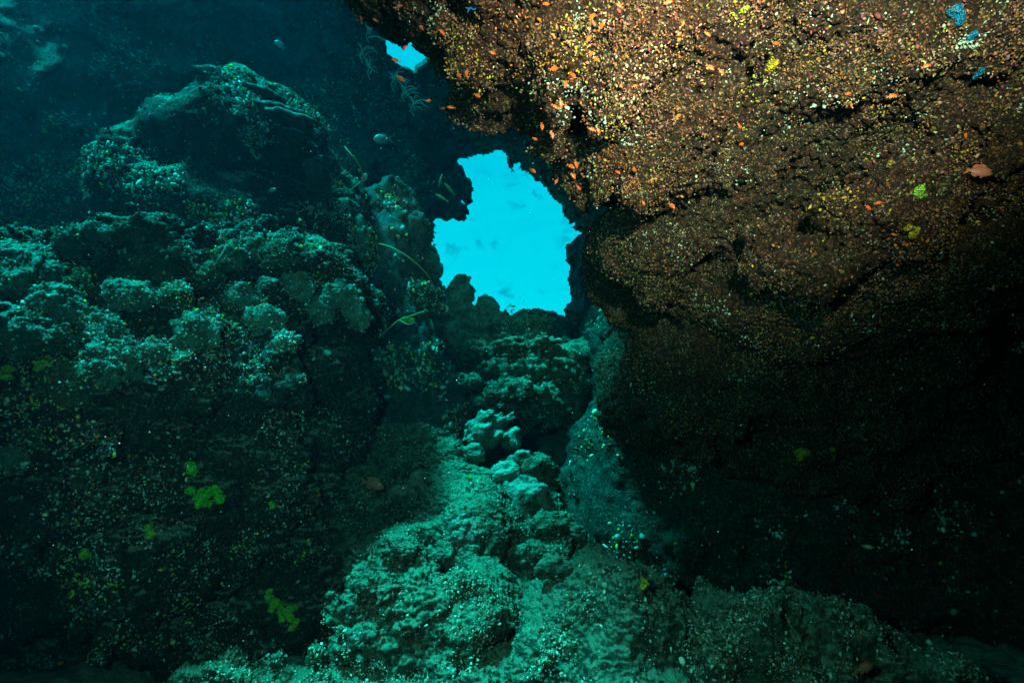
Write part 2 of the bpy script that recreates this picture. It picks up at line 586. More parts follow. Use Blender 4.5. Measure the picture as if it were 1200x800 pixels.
def cave_wall():
    xs = np.concatenate([np.arange(-420, 380, 3.2), np.arange(380, 740, 1.5), np.arange(740, 1700, 4.0)])
    ys = np.concatenate([np.arange(-110, 0, 3.0), np.arange(0, 420, 1.6), np.arange(420, 1000, 4.0)])
    X, Y = np.meshgrid(xs, ys, indexing='ij')
    x, y = X.ravel(), Y.ravel()
    wx = x + 3.0 * vnoise(np.stack([x / 9, y / 9, 0 * x], 1)) + 1.8 * vnoise(np.stack([x / 3.5, y / 3.5, 0 * x + 9], 1))
    wy = y + 3.0 * vnoise(np.stack([x / 9, y / 9, 0 * x + 20], 1)) + 1.8 * vnoise(np.stack([x / 3.5, y / 3.5, 0 * x + 29], 1))
    sd = [poly_sd(wx, wy, h) for h in HOLES]
    s0 = np.clip(sd[0], 0, None)
    # the walls come forward round the window like a funnel
    d = 9.2 - 3.2 * (1 - np.exp(-s0 / 260.0)) - 0.9 * (1 - np.exp(-s0 / 25.0))
    d = d - 1.2 * np.clip((300 - x) / 600, 0, 1) + 1.2 * np.exp(-np.clip(sd[1], 0, None) / 60)
    pos = P(0, 0, 1)[None] * 0 + d[:, None] * (FWD + RGT * ((x - 600) / FPX)[:, None] + UPV * ((400 - y) / FPX)[:, None])
    near = np.clip(s0 / 40, 0.12, 1) * np.clip(np.clip(sd[1], 0, None) / 40, 0.12, 1)
    disp = near * (0.22 * fbm(pos / 1.5, 4, 0.55) + 0.16 * (0.8 - 1.6 * worley(pos / 0.42)) + 0.18 * ridged(pos / 1.1, 3))
    disp += 0.05 * (0.8 - 1.6 * worley(pos / 0.13)) * np.clip(near * 3, 0, 1)
    vd = pos / np.linalg.norm(pos, axis=1, keepdims=True)
    pos = pos - vd * disp[:, None] + np.stack([vnoise(pos * 6), vnoise(pos * 6 + 9), vnoise(pos * 6 + 19)], 1) * 0.035 * near[:, None]
    keepv = (np.minimum.reduce(sd) > 0)
    nx, ny = X.shape
    I = np.arange(nx * ny).reshape(nx, ny)
    f = np.stack([I[:-1, :-1].ravel(), I[1:, :-1].ravel(), I[1:, 1:].ravel(), I[:-1, 1:].ravel()], 1)
    f = f[keepv[f].all(1)]
    used = np.unique(f)
    re = np.full(len(pos), -1)
    re[used] = np.arange(len(used))
    v, f = pos[used], re[f]
    # give the wall its thickness behind: a second skin, joined along the rims
    ed = np.concatenate([f[:, [0, 1]], f[:, [1, 2]], f[:, [2, 3]], f[:, [3, 0]]])
    key = np.sort(ed, 1)
    k1 = key[:, 0] * len(v) + key[:, 1]
    u, inv, cn = np.unique(k1, return_inverse=True, return_counts=True)
    bd = ed[cn[inv] == 1]
    vd = v / np.linalg.norm(v, axis=1, keepdims=True)
    v2 = v + vd * 0.8 + np.stack([vnoise(v * 2), vnoise(v * 2 + 3), vnoise(v * 2 + 6)], 1) * 0.05
    n = len(v)
    # push the back skin's rim outwards so it never shows inside the window
    c = P(588, 285, 9.2)
    out = (v2 - c) * np.array([1, 0, 1])
    ln = np.linalg.norm(out, axis=1, keepdims=True)
    v2 = v2 + out / np.maximum(ln, .1) * 0.35 * np.exp(-ln / 2.5)
    side = np.stack([bd[:, 1], bd[:, 0], bd[:, 0] + n, bd[:, 1] + n], 1)
    vv = np.concatenate([v, v2])
    ff = np.concatenate([f, f[:, ::-1] + n, side])
    o = link('cave_wall', make_mesh('cave_wall', vv, ff), M_wall)
    nmv = vnormals(v, f)
    if (nmv * v).sum() > 0:
        nmv = -nmv
    tag(o, 'dim blue far rock wall of the cavern pierced by the bright window', 'cave wall', kind='structure')
    return o, v, f, nmv


CWALL = cave_wall()

OVER = rock('rock_overhang', [
    (1000, 60, 2.7, 330, 190, 0.85), (656, 25, 2.6, 168, 105, 0.7), (480, -32, 2.75, 80, 44, 0.5), (900, 120, 4.3, 240, 125, 1.4), (770, 50, 5.2, 120, 100, 1.0), (770, 110, 2.5, 160, 125, 0.6),  # the two deep blobs here are unseen, added to shade the wall below
    (1000, 240, 2.7, 175, 120, 0.6), (782, 285, 3.2, 66, 75, 0.4), (1085, 290, 2.75, 95, 90, 0.5), (940, 340, 3.2, 150, 90, 0.55),
    (900, 430, 3.8, 150, 75, 0.55), (1000, 480, 4.2, 210, 95, 0.8), (780, 420, 4.6, 60, 90, 0.6), (930, 385, 3.5, 120, 55, 0.4), (1060, 385, 3.3, 55, 50, 0.3), (810, 330, 3.6, 60, 60, 0.4), (748, 310, 3.8, 30, 55, 0.3), (980, 420, 3.5, 50, 45, 0.3), (880, -330, 3.0, 620, 330, 1.6), (1300, 100, 2.9, 200, 300, 0.9), (620, -200, 2.8, 260, 160, 1.2),
    (850, 265, 2.3, 30, 14, 0.5, -1), (820, 225, 2.2, 30, 10, 0.4, -1), (875, 290, 2.4, 26, 16, 0.5, -1),
    (714, 15, 1.95, 9, 26, 0.35, -1), (696, 55, 1.95, 10, 22, 0.35, -1), (680, 90, 2.0, 12, 22, 0.35, -1), (668, 120, 2.05, 12, 14, 0.3, -1),
    (646, 10, 2.0, 12, 14, 0.3, -1), (545, 50, 2.2, 24, 8, 0.3, -1), (510, 70, 2.3, 26, 8, 0.3, -1), (632, 168, 2.2, 42, 14, 0.35, -1),
    (960, 40, 1.9, 16, 10, 0.3, -1), (1010, 75, 1.95, 12, 14, 0.25, -1), (1060, 110, 2.0, 26, 7, 0.25, -1), (830, 60, 1.9, 14, 24, 0.25, -1),
    (905, 130, 2.0, 34, 8, 0.25, -1), (1010, 245, 2.15, 14, 22, 0.3, -1), (760, 205, 2.1, 40, 8, 0.25, -1)],
    M_over, 'huge strobe-lit overhang of rock crusted with orange, pink and yellow corals', 'overhang',
    h=0.035, k=0.08, lump=0.085, lump_s=0.24, big=0.19, big_s=0.6, crack=0.09, fine=0.030, fine_s=0.06, sub=2)

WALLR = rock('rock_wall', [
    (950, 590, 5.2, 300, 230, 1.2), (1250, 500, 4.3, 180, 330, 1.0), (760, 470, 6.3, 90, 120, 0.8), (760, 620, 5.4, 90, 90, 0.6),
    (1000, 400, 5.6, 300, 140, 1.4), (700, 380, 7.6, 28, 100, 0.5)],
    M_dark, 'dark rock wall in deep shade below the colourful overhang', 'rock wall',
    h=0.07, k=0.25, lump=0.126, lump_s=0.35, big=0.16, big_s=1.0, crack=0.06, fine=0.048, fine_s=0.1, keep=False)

LEDGE = rock('reef_ledge', [
    (30, 345, 3.2, 60, 48, 0.4), (100, 345, 3.3, 45, 42, 0.4), (165, 315, 3.3, 42, 42, 0.35), (225, 340, 3.5, 50, 36, 0.4), (300, 328, 3.8, 46, 32, 0.4),
    (360, 325, 4.1, 46, 32, 0.4), (400, 365, 4.0, 42, 46, 0.45),
    (40, 405, 2.8, 85, 52, 0.42), (140, 405, 3.0, 75, 45, 0.38), (235, 398, 3.2, 70, 42, 0.38), (320, 388, 3.5, 55, 42, 0.38),
    (60, 462, 2.75, 85, 45, 0.38), (180, 452, 2.9, 85, 42, 0.36), (300, 442, 3.3, 75, 45, 0.38), (380, 435, 3.7, 45, 45, 0.35),
    (120, 560, 3.5, 240, 170, 0.75), (40, 720, 3.9, 220, 160, 0.7), (290, 600, 4.0, 130, 170, 0.7), (60, 560, 2.9, 60, 60, 0.35), (175, 640, 3.2, 45, 60, 0.3),
    (-220, 590, 2.9, 220, 200, 1.2), (250, 500, 3.3, 70, 60, 0.4), (330, 700, 3.8, 90, 110, 0.5), (350, 470, 4.0, 80, 80, 0.5)],
    M_reef, 'broad coral-grown reef ledge on the left with a dark face under it', 'reef',
    h=0.04, k=0.09, lump=0.15, lump_s=0.24, big=0.12, big_s=0.6, crack=0.06, fine=0.034, fine_s=0.065, sub=2)

OUTC = rock('rock_outcrop', [
    (270, 190, 4.7, 95, 80, 0.7), (195, 235, 4.7, 70, 70, 0.6), (340, 225, 4.8, 50, 75, 0.5), (280, 270, 4.8, 120, 60, 0.8),
    (300, 130, 4.7, 35, 35, 0.3), (390, 280, 5.0, 60, 80, 0.6)],
    M_reef, 'dome of dark reef rock carrying plate corals above the left ledge', 'outcrop',
    h=0.05, k=0.15, lump=0.084, lump_s=0.24, big=0.12, big_s=0.7, crack=0.06, fine=0.042, fine_s=0.08, keep=False)

PILL = rock('rock_pillar', [
    (455, 330, 5.6, 55, 130, 0.6), (440, 450, 5.2, 75, 80, 0.6), (490, 400, 6.0, 35, 70, 0.5), (478, 250, 7.6, 26, 80, 0.5),
    (480, 290, 7.4, 12, 40, 0.3), (480, 480, 5.5, 70, 70, 0.6)],
    M_wall, 'lumpy rock pillar forming the left side of the window', 'pillar',
    h=0.06, k=0.15, lump=0.126, lump_s=0.25, big=0.10, big_s=0.7, crack=0.05, fine=0.048, fine_s=0.1, keep=False)

FARR = rock('rock_ridge', [
    (620, 445, 6.6, 80, 42, 0.8), (625, 405, 7.3, 55, 30, 0.5), (560, 402, 7.3, 34, 18, 0.3),
    (560, 440, 6.8, 40, 40, 0.5), (630, 392, 9.6, 50, 22, 1.0), (595, 478, 6.0, 72, 26, 0.5), (690, 430, 6.6, 35, 40, 0.5)],
    M_floor, 'sloping ridge of broken rock leading up to the bright window', 'ridge',
    h=0.05, k=0.10, lump=0.168, lump_s=0.26, big=0.10, big_s=0.6, crack=0.05, fine=0.042, fine_s=0.09, keep=False)

MIDR = rock('rock_mound', [
    (455, 545, 4.5, 100, 45, 0.6), (430, 605, 4.1, 60, 60, 0.5), (530, 600, 4.0, 60, 55, 0.5), (565, 640, 3.5, 42, 75, 0.4),
    (500, 725, 2.95, 100, 55, 0.4), (560, 730, 2.95, 45, 60, 0.35), (425, 745, 2.8, 48, 36, 0.3), (625, 600, 4.1, 35, 45, 0.35),
    (480, 660, 3.5, 80, 50, 0.45), (500, 790, 2.75, 120, 30, 0.35), (380, 812, 2.5, 130, 26, 0.3), (612, 665, 3.5, 42, 34, 0.3), (640, 640, 3.9, 44, 40, 0.35), (585, 700, 3.2, 30, 30, 0.25), (600, 610, 4.2, 50, 40, 0.3)],
    M_floor, 'pale sediment-dusted rock mound rising up the middle of the floor', 'mound',
    h=0.03, k=0.11, lump=0.098, lump_s=0.17, big=0.08, big_s=0.45, crack=0.12, fine=0.027, fine_s=0.05, sub=2)

BOUL = rock('boulder', [
    (735, 730, 2.9, 105, 68, 0.45), (660, 720, 2.9, 45, 38, 0.3), (830, 755, 2.8, 110, 78, 0.4), (930, 768, 2.75, 115, 62, 0.35), (1040, 785, 2.75, 90, 45, 0.3), (740, 790, 2.7, 150, 50, 0.4)],
    M_floor, 'broad low boulder lying across the bottom right of the floor', 'boulder',
    h=0.03, k=0.08, lump=0.10, lump_s=0.2, big=0.10, big_s=0.45, crack=0.14, fine=0.025, fine_s=0.05, sub=2)


# unseen rock added over and behind the camera to block sun and fill light
def light_blocker():
    bl = [((0, -1.2, 3.3), (7, 2.5, 0.9)), ((0, -4.5, 0), (7, 1.4, 3.8)), ((-6.6, -1.5, 0.2), (1.4, 4.0, 2.8)), ((6.0, 0.5, 1), (1.6, 5.5, 4)), ((3.5, 2.0, 3.6), (3.5, 2.8, 1.0))]
    bl = [(np.array(c, float), np.array(r, float), 1) for c, r in bl]
    h = 0.16
    lo, hi = np.array([-8.3, -6.5, -4.2]), np.array([8.2, 6.5, 5.4])
    n = np.ceil((hi - lo) / h).astype(int)
    g = [lo[a] + np.arange(n[a]) * h for a in range(3)]
    X, Y, Z = np.meshgrid(*g, indexing='ij')
    p = np.stack([X.ravel(), Y.ravel(), Z.ravel()], 1)
    D = np.maximum(blobs_sdf(p, bl, 0.6), 1.1 - np.linalg.norm(p, axis=1)) - 0.2 * fbm(p / 1.0, 3)
    v, f = surface_nets(D.reshape(X.shape).astype(np.float32), lo, h)
    tag(link('light_blocker', make_mesh('light_blocker', v, f), M_dark), 'unseen rock mass added over and behind the camera to block light', 'cave roof', kind='structure')


light_blocker()


# ------------------------------------------------------------------ sea floor
def seabed():
    xs = np.unique(np.concatenate([np.linspace(-260, -8, 40), np.linspace(-8, -2.5, 60), np.linspace(-2.5, 3.2, 300), np.linspace(3.2, 8, 60), np.linspace(8, 260, 40)]))
    ys = np.unique(np.concatenate([np.linspace(-260, -3, 30), np.linspace(-3, 1.5, 30), np.linspace(1.5, 9, 300), np.linspace(9, 300, 40)]))
    X, Y = np.meshgrid(xs, ys, indexing='ij')
    x, y = X.ravel(), Y.ravel()
    t = np.clip((y - 3.6) / 4.6, 0, 1)
    t = t * t * (3 - 2 * t)
    z = -1.22 + 2.0 * t * np.exp(-((x + 0.0) / 3.5) ** 2)
    p = np.stack([x, y, 0 * x], 1)
    near = np.exp(-((x / 9) ** 2 + ((y - 4) / 9) ** 2))
    z += near * (0.10 * fbm(p / 0.8, 4) + 0.09 * (0.7 - 1.4 * worley(p / 0.16)) + 0.04 * (0.7 - 1.4 * worley(p / 0.07 + 4)) + 0.01 * fbm(p / 0.05, 2))
    v = np.stack([x, y, z], 1)
    nx, ny = X.shape
    I = np.arange(nx * ny).reshape(nx, ny)
    f = np.stack([I[:-1, :-1].ravel(), I[1:, :-1].ravel(), I[1:, 1:].ravel(), I[:-1, 1:].ravel()], 1)
    o = link('seabed', make_mesh('seabed', v, f), M_sand)
    tag(o, 'rubbly pale sand floor of the cavern', 'seabed', kind='structure')


M_sand = rock_material('sand', (0.42, 0.42, 0.35), (0.2, 0.2, 0.16), (0.35, 0.3, 0.25), (0.5, 0.5, 0.4), (0.28, 0.30, 0.22), 0.6)
seabed()
# ------------------------------------------------------------------ finding the rock in a direction
SURFV = []
for (o_, v_, f_, n_) in (OVER, LEDGE, OUTC, PILL, FARR, MIDR, BOUL, WALLR):
    dd_ = v_ @ FWD
    SURFV.append((v_, n_, dd_))
AV = np.concatenate([s_[0] for s_ in SURFV])
AN = np.concatenate([s_[1] for s_ in SURFV])
AD = np.concatenate([s_[2] for s_ in SURFV])
ok_ = AD > 0.5
AV, AN, AD = AV[ok_], AN[ok_], AD[ok_]
APX = 600 + FPX * (AV @ RGT) / AD
APY = 400 - FPX * (AV @ UPV) / AD


def hit(px, py, r=5):
    for _ in range(6):
        m = (np.abs(APX - px) < r) & (np.abs(APY - py) < r)
        if m.any():
            k = np.argmin(np.where(m, AD, 99))
            return AD[k], AN[k]
        r *= 1.6
    return 6.0, -FWD


# ------------------------------------------------------------------ countless small growths on the rock
ICO_V, ICO_F = None, None
bm_ = bmesh.new()
bmesh.ops.create_icosphere(bm_, subdivisions=1, radius=1)
bm_.verts.ensure_lookup_table()
ICO_V = np.array([v.co[:] for v in bm_.verts])
ICO_F = np.array([[v.index for v in f.verts] for f in bm_.faces])
bm_.free()


def scatter(name, src, n, palette, size, parent_obj, label, mat, dens=None, aspect=(0.4, 0.75), flat=1.0, box=None, lift=0.3):
    o, v, f, nm = src
    d = v @ FWD
    px = 600 + FPX * (v @ RGT) / np.maximum(d, .1)
    py = 400 - FPX * (v @ UPV) / np.maximum(d, .1)
    vd = v / np.linalg.norm(v, axis=1, keepdims=True)
    m = (d > 0.4) & (px > -60) & (px < 1260) & (py > -60) & (py < 860) & ((nm * vd).sum(1) < 0.35)
    if box is not None:
        m &= (px > box[0]) & (px < box[2]) & (py > box[1]) & (py < box[3])
    w = np.where(m, 1.0, 0.0)
    if dens is not None:
        w = w * dens(v, px, py, nm)
    # visible area per vertex shrinks with depth: spread the pieces evenly over the picture
    w = w / np.maximum(d, 0.5) ** 2 * np.clip(-(nm * vd).sum(1) + 0.35, 0.05, 1)
    w = w / w.sum()
    pick = RNG.choice(len(v), n, p=w)
    c = v[pick] + RNG.normal(0, 0.008, (n, 3))
    nn = nm[pick]
    t = RNG.normal(0, 1, (n, 3))
    t = t - (t * nn).sum(1, keepdims=True) * nn * (1 - lift)
    t /= np.linalg.norm(t, axis=1, keepdims=True)
    b = np.cross(nn, t)
    b /= np.maximum(np.linalg.norm(b, axis=1, keepdims=True), 1e-6)
    nn = np.cross(t, b)
    L = size[0] * np.exp(RNG.normal(0, size[1], n))
    A = RNG.uniform(aspect[0], aspect[1], n) * L
    B = RNG.uniform(aspect[0], aspect[1], n) * L * flat
    jit = 1 + RNG.normal(0, 0.30, (n, len(ICO_V), 1))
    V = (ICO_V[None] * jit)
    P3 = (c + nn * (0.25 * B)[:, None])[:, None, :] + V[:, :, 0:1] * (t * L[:, None])[:, None] + V[:, :, 1:2] * (b * A[:, None])[:, None] + V[:, :, 2:3] * (nn * B[:, None])[:, None]
    F = ICO_F[None] + (np.arange(n) * len(ICO_V))[:, None, None]
    colr = palette(c, n)
    C = np.repeat(colr, len(ICO_V), 0)
    base = np.array(o.location)
    me = make_mesh(name, P3.reshape(-1, 3) - base, F.reshape(-1, 3), True, C)
    ob = link(name, me, mat, parent=o)
    tag(ob, label, kind='stuff')
    return ob


def pal(table, fields, gain=1.0):
    """table: list of (colour, weight, field index or None); a field switches the colour on in patches"""
    def fn(c, n):
        W = []
        for col, wt, fi in table:
            x = np.full(n, wt)
            if fi is not None:
                s_, o_, lo = fields[fi]
                x = wt * np.clip((fbm(c / s_ + o_, 2) - lo) * 6, 0.0, 1) + 0.01 * wt
            W.append(x)
        W = np.stack(W, 1)
        W /= W.sum(1, keepdims=True)
        u = RNG.random((n, 1))
        k = (u > np.cumsum(W, 1)).sum(1).clip(0, len(table) - 1)
        cc = np.array([t[0] for t in table])[k]
        return cc * np.exp(RNG.normal(0, 0.28, (n, 1))) * gain
    return fn


M_bits = attr_material('coral_growth')
salmon, pinkb, cream, orange, yellow, white, red, lime, purple, brown, teal = (
    (0.55, 0.18, 0.09), (0.40, 0.17, 0.14), (0.62, 0.50, 0.28), (0.70, 0.16, 0.02), (0.66, 0.38, 0.04), (0.55, 0.66, 0.55), (0.5, 0.035, 0.015),
    (0.42, 0.55, 0.05), (0.22, 0.06, 0.12), (0.16, 0.09, 0.04), (0.2, 0.45, 0.38))
pal_over = pal([(salmon, 2.0, None), (pinkb, 1.0, None), ((0.30, 0.16, 0.04), 1.2, None), ((0.14, 0.12, 0.03), 0.8, None), (cream, 0.08, None), (orange, 0.05, None), (brown, 0.9, None), (red, 0.02, None),
                (cream, 2.5, 0), (yellow, 3.5, 1), (white, 10, 2), (orange, 5, 3), (lime, 2, 4), (purple, 0.5, None)],
               [(0.22, 3, 0.35), (0.2, 40, 0.45), (0.16, 80, 0.55), (0.2, 120, 0.45), (0.15, 160, 0.6)], 0.72)
pal_reef = pal([(teal, 1.0, None), (cream, 0.6, None), (brown, 0.8, None), (pinkb, 0.4, None), (orange, 0.10, None), (white, 0.3, None),
                (lime, 3, 0), (yellow, 2.0, 1), (white, 3, 2), (purple, 1.0, 3), (orange, 1.2, 4)],
               [(0.2, 13, 0.45), (0.2, 53, 0.5), (0.18, 93, 0.5), (0.25, 133, 0.4), (0.2, 173, 0.5)])
pal_pale = pal([((0.4, 0.5, 0.34), 1, None), ((0.3, 0.34, 0.2), 1.0, None), (teal, 0.7, None), (brown, 0.7, None), (white, 0.15, None), (red, 1.5, 0), (orange, 0.6, 0)], [(0.25, 13, 0.5)])
pal_dim = pal([(teal, 1, None), (brown, 1, None), (cream, 0.4, None), (lime, 1.5, 0), (yellow, 1.0, 1)], [(0.2, 13, 0.5), (0.2, 53, 0.55)])


def dn(s, o, lo, gain=3.0, mn=0.03):
    return lambda v, px, py, nm: np.clip((fbm(v / s + o, 3) - lo) * gain, mn, 1)


scatter('coral_polyps', OVER, 75000, pal_over, (0.0045, 0.34), OVER[0], 'orange, pink, cream and yellow growths', M_bits, dn(0.28, 3, -0.35, 1.5, 0.10), lift=0.5)
pal_crust = pal([((0.26, 0.05, 0.05), 1, None), ((0.14, 0.12, 0.03), 1, None), ((0.40, 0.16, 0.04), 0.8, None), ((0.34, 0.16, 0.14), 0.8, None), ((0.40, 0.44, 0.30), 0.5, 0), ((0.08, 0.035, 0.02), 1, None)],
                [(0.3, 211, 0.3)], 0.9)
scatter('crust_patch', OVER, 2600, pal_crust, (0.0085, 0.3), OVER[0], 'broader crusts of maroon, olive and ochre sponge', M_bits, dn(0.3, 73, -0.2, 2.0, 0.1), aspect=(0.35, 0.95), flat=0.2, lift=0.05)
scatter('crust_patch', LEDGE, 1200, pal_crust, (0.009, 0.3), LEDGE[0], 'broader dull crusts', M_bits, dn(0.3, 73, -0.1, 2.0, 0.1), aspect=(0.35, 0.95), flat=0.2, lift=0.05)
scatter('coral_polyps', LEDGE, 20000, pal_reef, (0.0058, 0.36), LEDGE[0], 'small green, cream and orange growths', M_bits, dn(0.25, 9, -0.1, 2.0, 0.03), lift=0.6)
scatter('coral_polyps', OUTC, 9000, pal_reef, (0.0085, 0.36), OUTC[0], 'small green and orange growths', M_bits, dn(0.35, 9, -0.1, 2.0, 0.03), lift=0.6)
scatter('coral_polyps', MIDR, 15000, pal_pale, (0.0045, 0.36), MIDR[0], 'pale crusts and algae tufts', M_bits, dn(0.2, 19, -0.1, 2.0, 0.05), lift=0.7)
scatter('coral_polyps', BOUL, 8000, pal_pale, (0.0045, 0.45), BOUL[0], 'pale and rusty crusts', M_bits, dn(0.2, 29, -0.1, 2.0, 0.05), lift=0.7)
scatter('coral_polyps', FARR, 6000, pal_pale, (0.009, 0.36), FARR[0], 'pale crusts', M_bits, dn(0.3, 29, -0.1, 2.0, 0.05), lift=0.7)
scatter('coral_polyps', WALLR, 7000, pal_dim, (0.011, 0.4), WALLR[0], 'dim green and yellow growths', M_bits, dn(0.4, 39, 0.1, 2.0, 0.02), lift=0.5)
scatter('coral_polyps', PILL, 3000, pal_dim, (0.013, 0.4), PILL[0], 'dim pale growths', M_bits, dn(0.4, 39, 0.0, 2.0, 0.02), lift=0.5)
scatter('wall_growth', CWALL, 16000, pal_dim, (0.0105, 0.42), CWALL[0], 'pale and green growths on the far wall', M_bits, dn(0.8, 49, 0.1, 2.0, 0.03), lift=0.5, box=(-60, -60, 760, 460))

# ------------------------------------------------------------------ coral heads
M_coral = rock_material('coral_skin', (0.22, 0.44, 0.34), (0.10, 0.22, 0.16), (0.24, 0.36, 0.3), (0.5, 0.7, 0.55), (0.40, 0.6, 0.46), 0.7, bump=1.3)
M_coral_b = rock_material('coral_skin_brown', (0.20, 0.22, 0.12), (0.08, 0.09, 0.05), (0.25, 0.15, 0.13), (0.5, 0.5, 0.3), (0.3, 0.42, 0.3), 0.6, bump=1.3)
M_knob = rock_material('knob_rock', (0.34, 0.36, 0.28), (0.15, 0.14, 0.1), (0.3, 0.2, 0.15), (0.6, 0.6, 0.5), (0.52, 0.52, 0.42), 0.85)


def head(name, px, py, rx, rz, mat, label, cat='coral', d=None, group=None, extra=(), lump_px=9, sink=0.55, amp=0.5, dz=0.0):
    """a knobbly coral colony rooted in the rock behind it"""
    if d is None:
        d = hit(px, py + rz * 0.5)[0] + 0.02
    r = rx * d / FPX
    spec = [(px, py, d, rx, rz, r * 0.9)] + [(px + ex, py + ey, d + ed, erx, erz, erx * d / FPX) for ex, ey, erx, erz, ed in extra]
    v, f = rock_surface(spec, h=max(r / 11, 0.008), k=0.3 * r, lump=amp * r * 0.8, lump_s=lump_px * d / FPX * 1.6, big=(0.30 if mat in (M_knob, M_wall, M_floor) else 0.2) * r, big_s=r * 0.9,
                        crack=0.0, fine=0.13 * r, fine_s=lump_px * d / FPX * 0.6, rough=0.003, keep=False)
    v, f = largest_piece(v, f)
    base = np.array([v[:, 0].mean(), v[:, 1].mean(), v[:, 2].min()])
    o = link(name, make_mesh(name, v - base, f), mat, loc=base)
    tag(o, label, cat, group)
    res = (o, v, f, vnormals(v, f))
    if mat in (M_coral, M_coral_b) and rx > 13:
        scatter('coral_polyps', res, 260, pal_reef, (0.0048, 0.4), o, 'small growths', M_bits, None, lift=0.6)
    return res


GH = 'coral heads growing along the left ledge'
head('boulder_coral', 30, 322, 34, 32, M_coral, 'large smooth teal coral dome at the left edge of the ledge', group=GH, extra=[(-24, 20, 26, 24, .02)])
head('boulder_coral', 66, 352, 24, 20, M_coral, 'rounded teal coral head just right of the biggest dome', group=GH, extra=[(18, 12, 16, 12, 0)])
hA = head('table_coral', 108, 281, 34, 13, M_coral, 'flat-topped pale coral overhanging like a mushroom on the ledge', d=3.05, extra=[(8, 14, 26, 16, .03), (22, 34, 20, 22, .06), (30, 55, 24, 22, .1)], lump_px=7)
hB = head('boulder_coral', 168, 278, 27, 20, M_coral_b, 'knobbly brown-green coral head with orange tips beside the mushroom coral', group=GH, d=3.0,
          extra=[(-14, -4, 16, 16, 0), (20, 18, 22, 20, .02), (6, 34, 34, 26, .1), (-2, 60, 40, 30, .15)], lump_px=8)
hC = head('boulder_coral', 18, 392, 42, 20, M_coral, 'bright teal shelf of coral low at the left edge', group=GH, extra=[(30, 6, 22, 12, 0)])
head('boulder_coral', 235, 318, 24, 18, M_coral_b, 'low rounded coral head on the middle of the ledge crest', group=GH)
head('boulder_coral', 268, 300, 18, 15, M_coral, 'small teal coral head right of the middle of the ledge crest', group=GH)
head('boulder_coral', 300, 292, 16, 14, M_coral, 'small teal coral knob below the thin white wire coral', group=GH)
head('boulder_coral', 372, 292, 15, 13, M_coral, 'shiny round coral ball on the right end of the ledge', group=GH, d=3.7)
head('boulder_coral', 330, 300, 20, 14, M_coral_b, 'brown coral lump left of the shiny coral ball', group=GH)
head('finger_coral', 398, 345, 20, 12, M_coral, 'bright cauliflower-like coral at the right tip of the ledge', d=3.5, extra=[(14, 12, 14, 12, 0), (-14, 10, 12, 10, 0), (22, 26, 12, 12, 0)], lump_px=6, amp=0.6)
head('finger_coral', 410, 262, 15, 11, M_coral, 'pale lobed coral clump left of the window above the shiny coral ball', d=4.6, extra=[(10, 12, 12, 12, 0), (-8, 16, 12, 12, 0), (6, 30, 14, 14, .05)], lump_px=6, amp=0.6)
head('boulder_coral', 82, 450, 28, 24, M_coral_b, 'dull grey coral crust low on the face of the ledge', group=GH)
head('boulder_coral', 130, 425, 28, 26, M_coral, 'grey-green coral mound on the face under the mushroom coral', group=GH)
head('boulder_coral', 180, 412, 16, 14, M_coral, 'small round coral beside the dark hollow in the ledge', group=GH)
head('boulder_coral', 335, 402, 14, 12, M_coral, 'small pale coral ball in the dark right part of the ledge', group=GH)
head('boulder_coral', 20, 537, 20, 14, M_coral, 'pale crusty coral at the left edge below the ledge', group=GH)
head('boulder_coral', 98, 555, 15, 18, M_coral_b, 'mottled pinkish coral lump on the shaded lower face', group=GH)
head('boulder_coral', 45, 510, 20, 13, M_coral_b, 'dusky pink coral crust above the pale crusty coral', group=GH)

for px, py, rx, rz, m_, lb in [
        (8, 300, 22, 16, M_coral, 'rounded teal coral cut by the left edge of the picture, highest there'),
        (44, 298, 14, 11, M_coral, 'small teal coral ball on top of the biggest dome'),
        (58, 395, 22, 15, M_coral, 'lobed teal coral right of the bright low shelf'),
        (150, 345, 22, 17, M_coral, 'pale rounded coral under the knobbly coral head'),
        (205, 345, 18, 14, M_coral_b, 'brownish coral bump in the middle of the ledge slope'),
        (232, 385, 24, 17, M_coral, 'wide teal coral cushion above the shaded face, left of centre'),
        (280, 345, 18, 14, M_coral, 'domed teal coral on the slope below the wire coral'),
        (312, 372, 20, 14, M_coral, 'teal coral cushion near the right of the ledge slope'),
        (345, 335, 17, 14, M_coral, 'rounded coral left of the cauliflower-like coral'),
        (118, 385, 20, 15, M_coral, 'teal coral dome on the front of the slope under the mushroom coral'),
        (95, 330, 18, 14, M_coral_b, 'dusky coral bump at the foot of the mushroom coral'),
        (375, 365, 15, 13, M_coral, 'small teal dome just under the cauliflower-like coral')]:
    head('boulder_coral', px, py, rx, rz, m_, lb, group=GH, extra=[(rx * 0.6, rz * 0.5, rx * 0.55, rz * 0.6, 0), (-rx * 0.6, rz * 0.4, rx * 0.5, rz * 0.6, 0)])

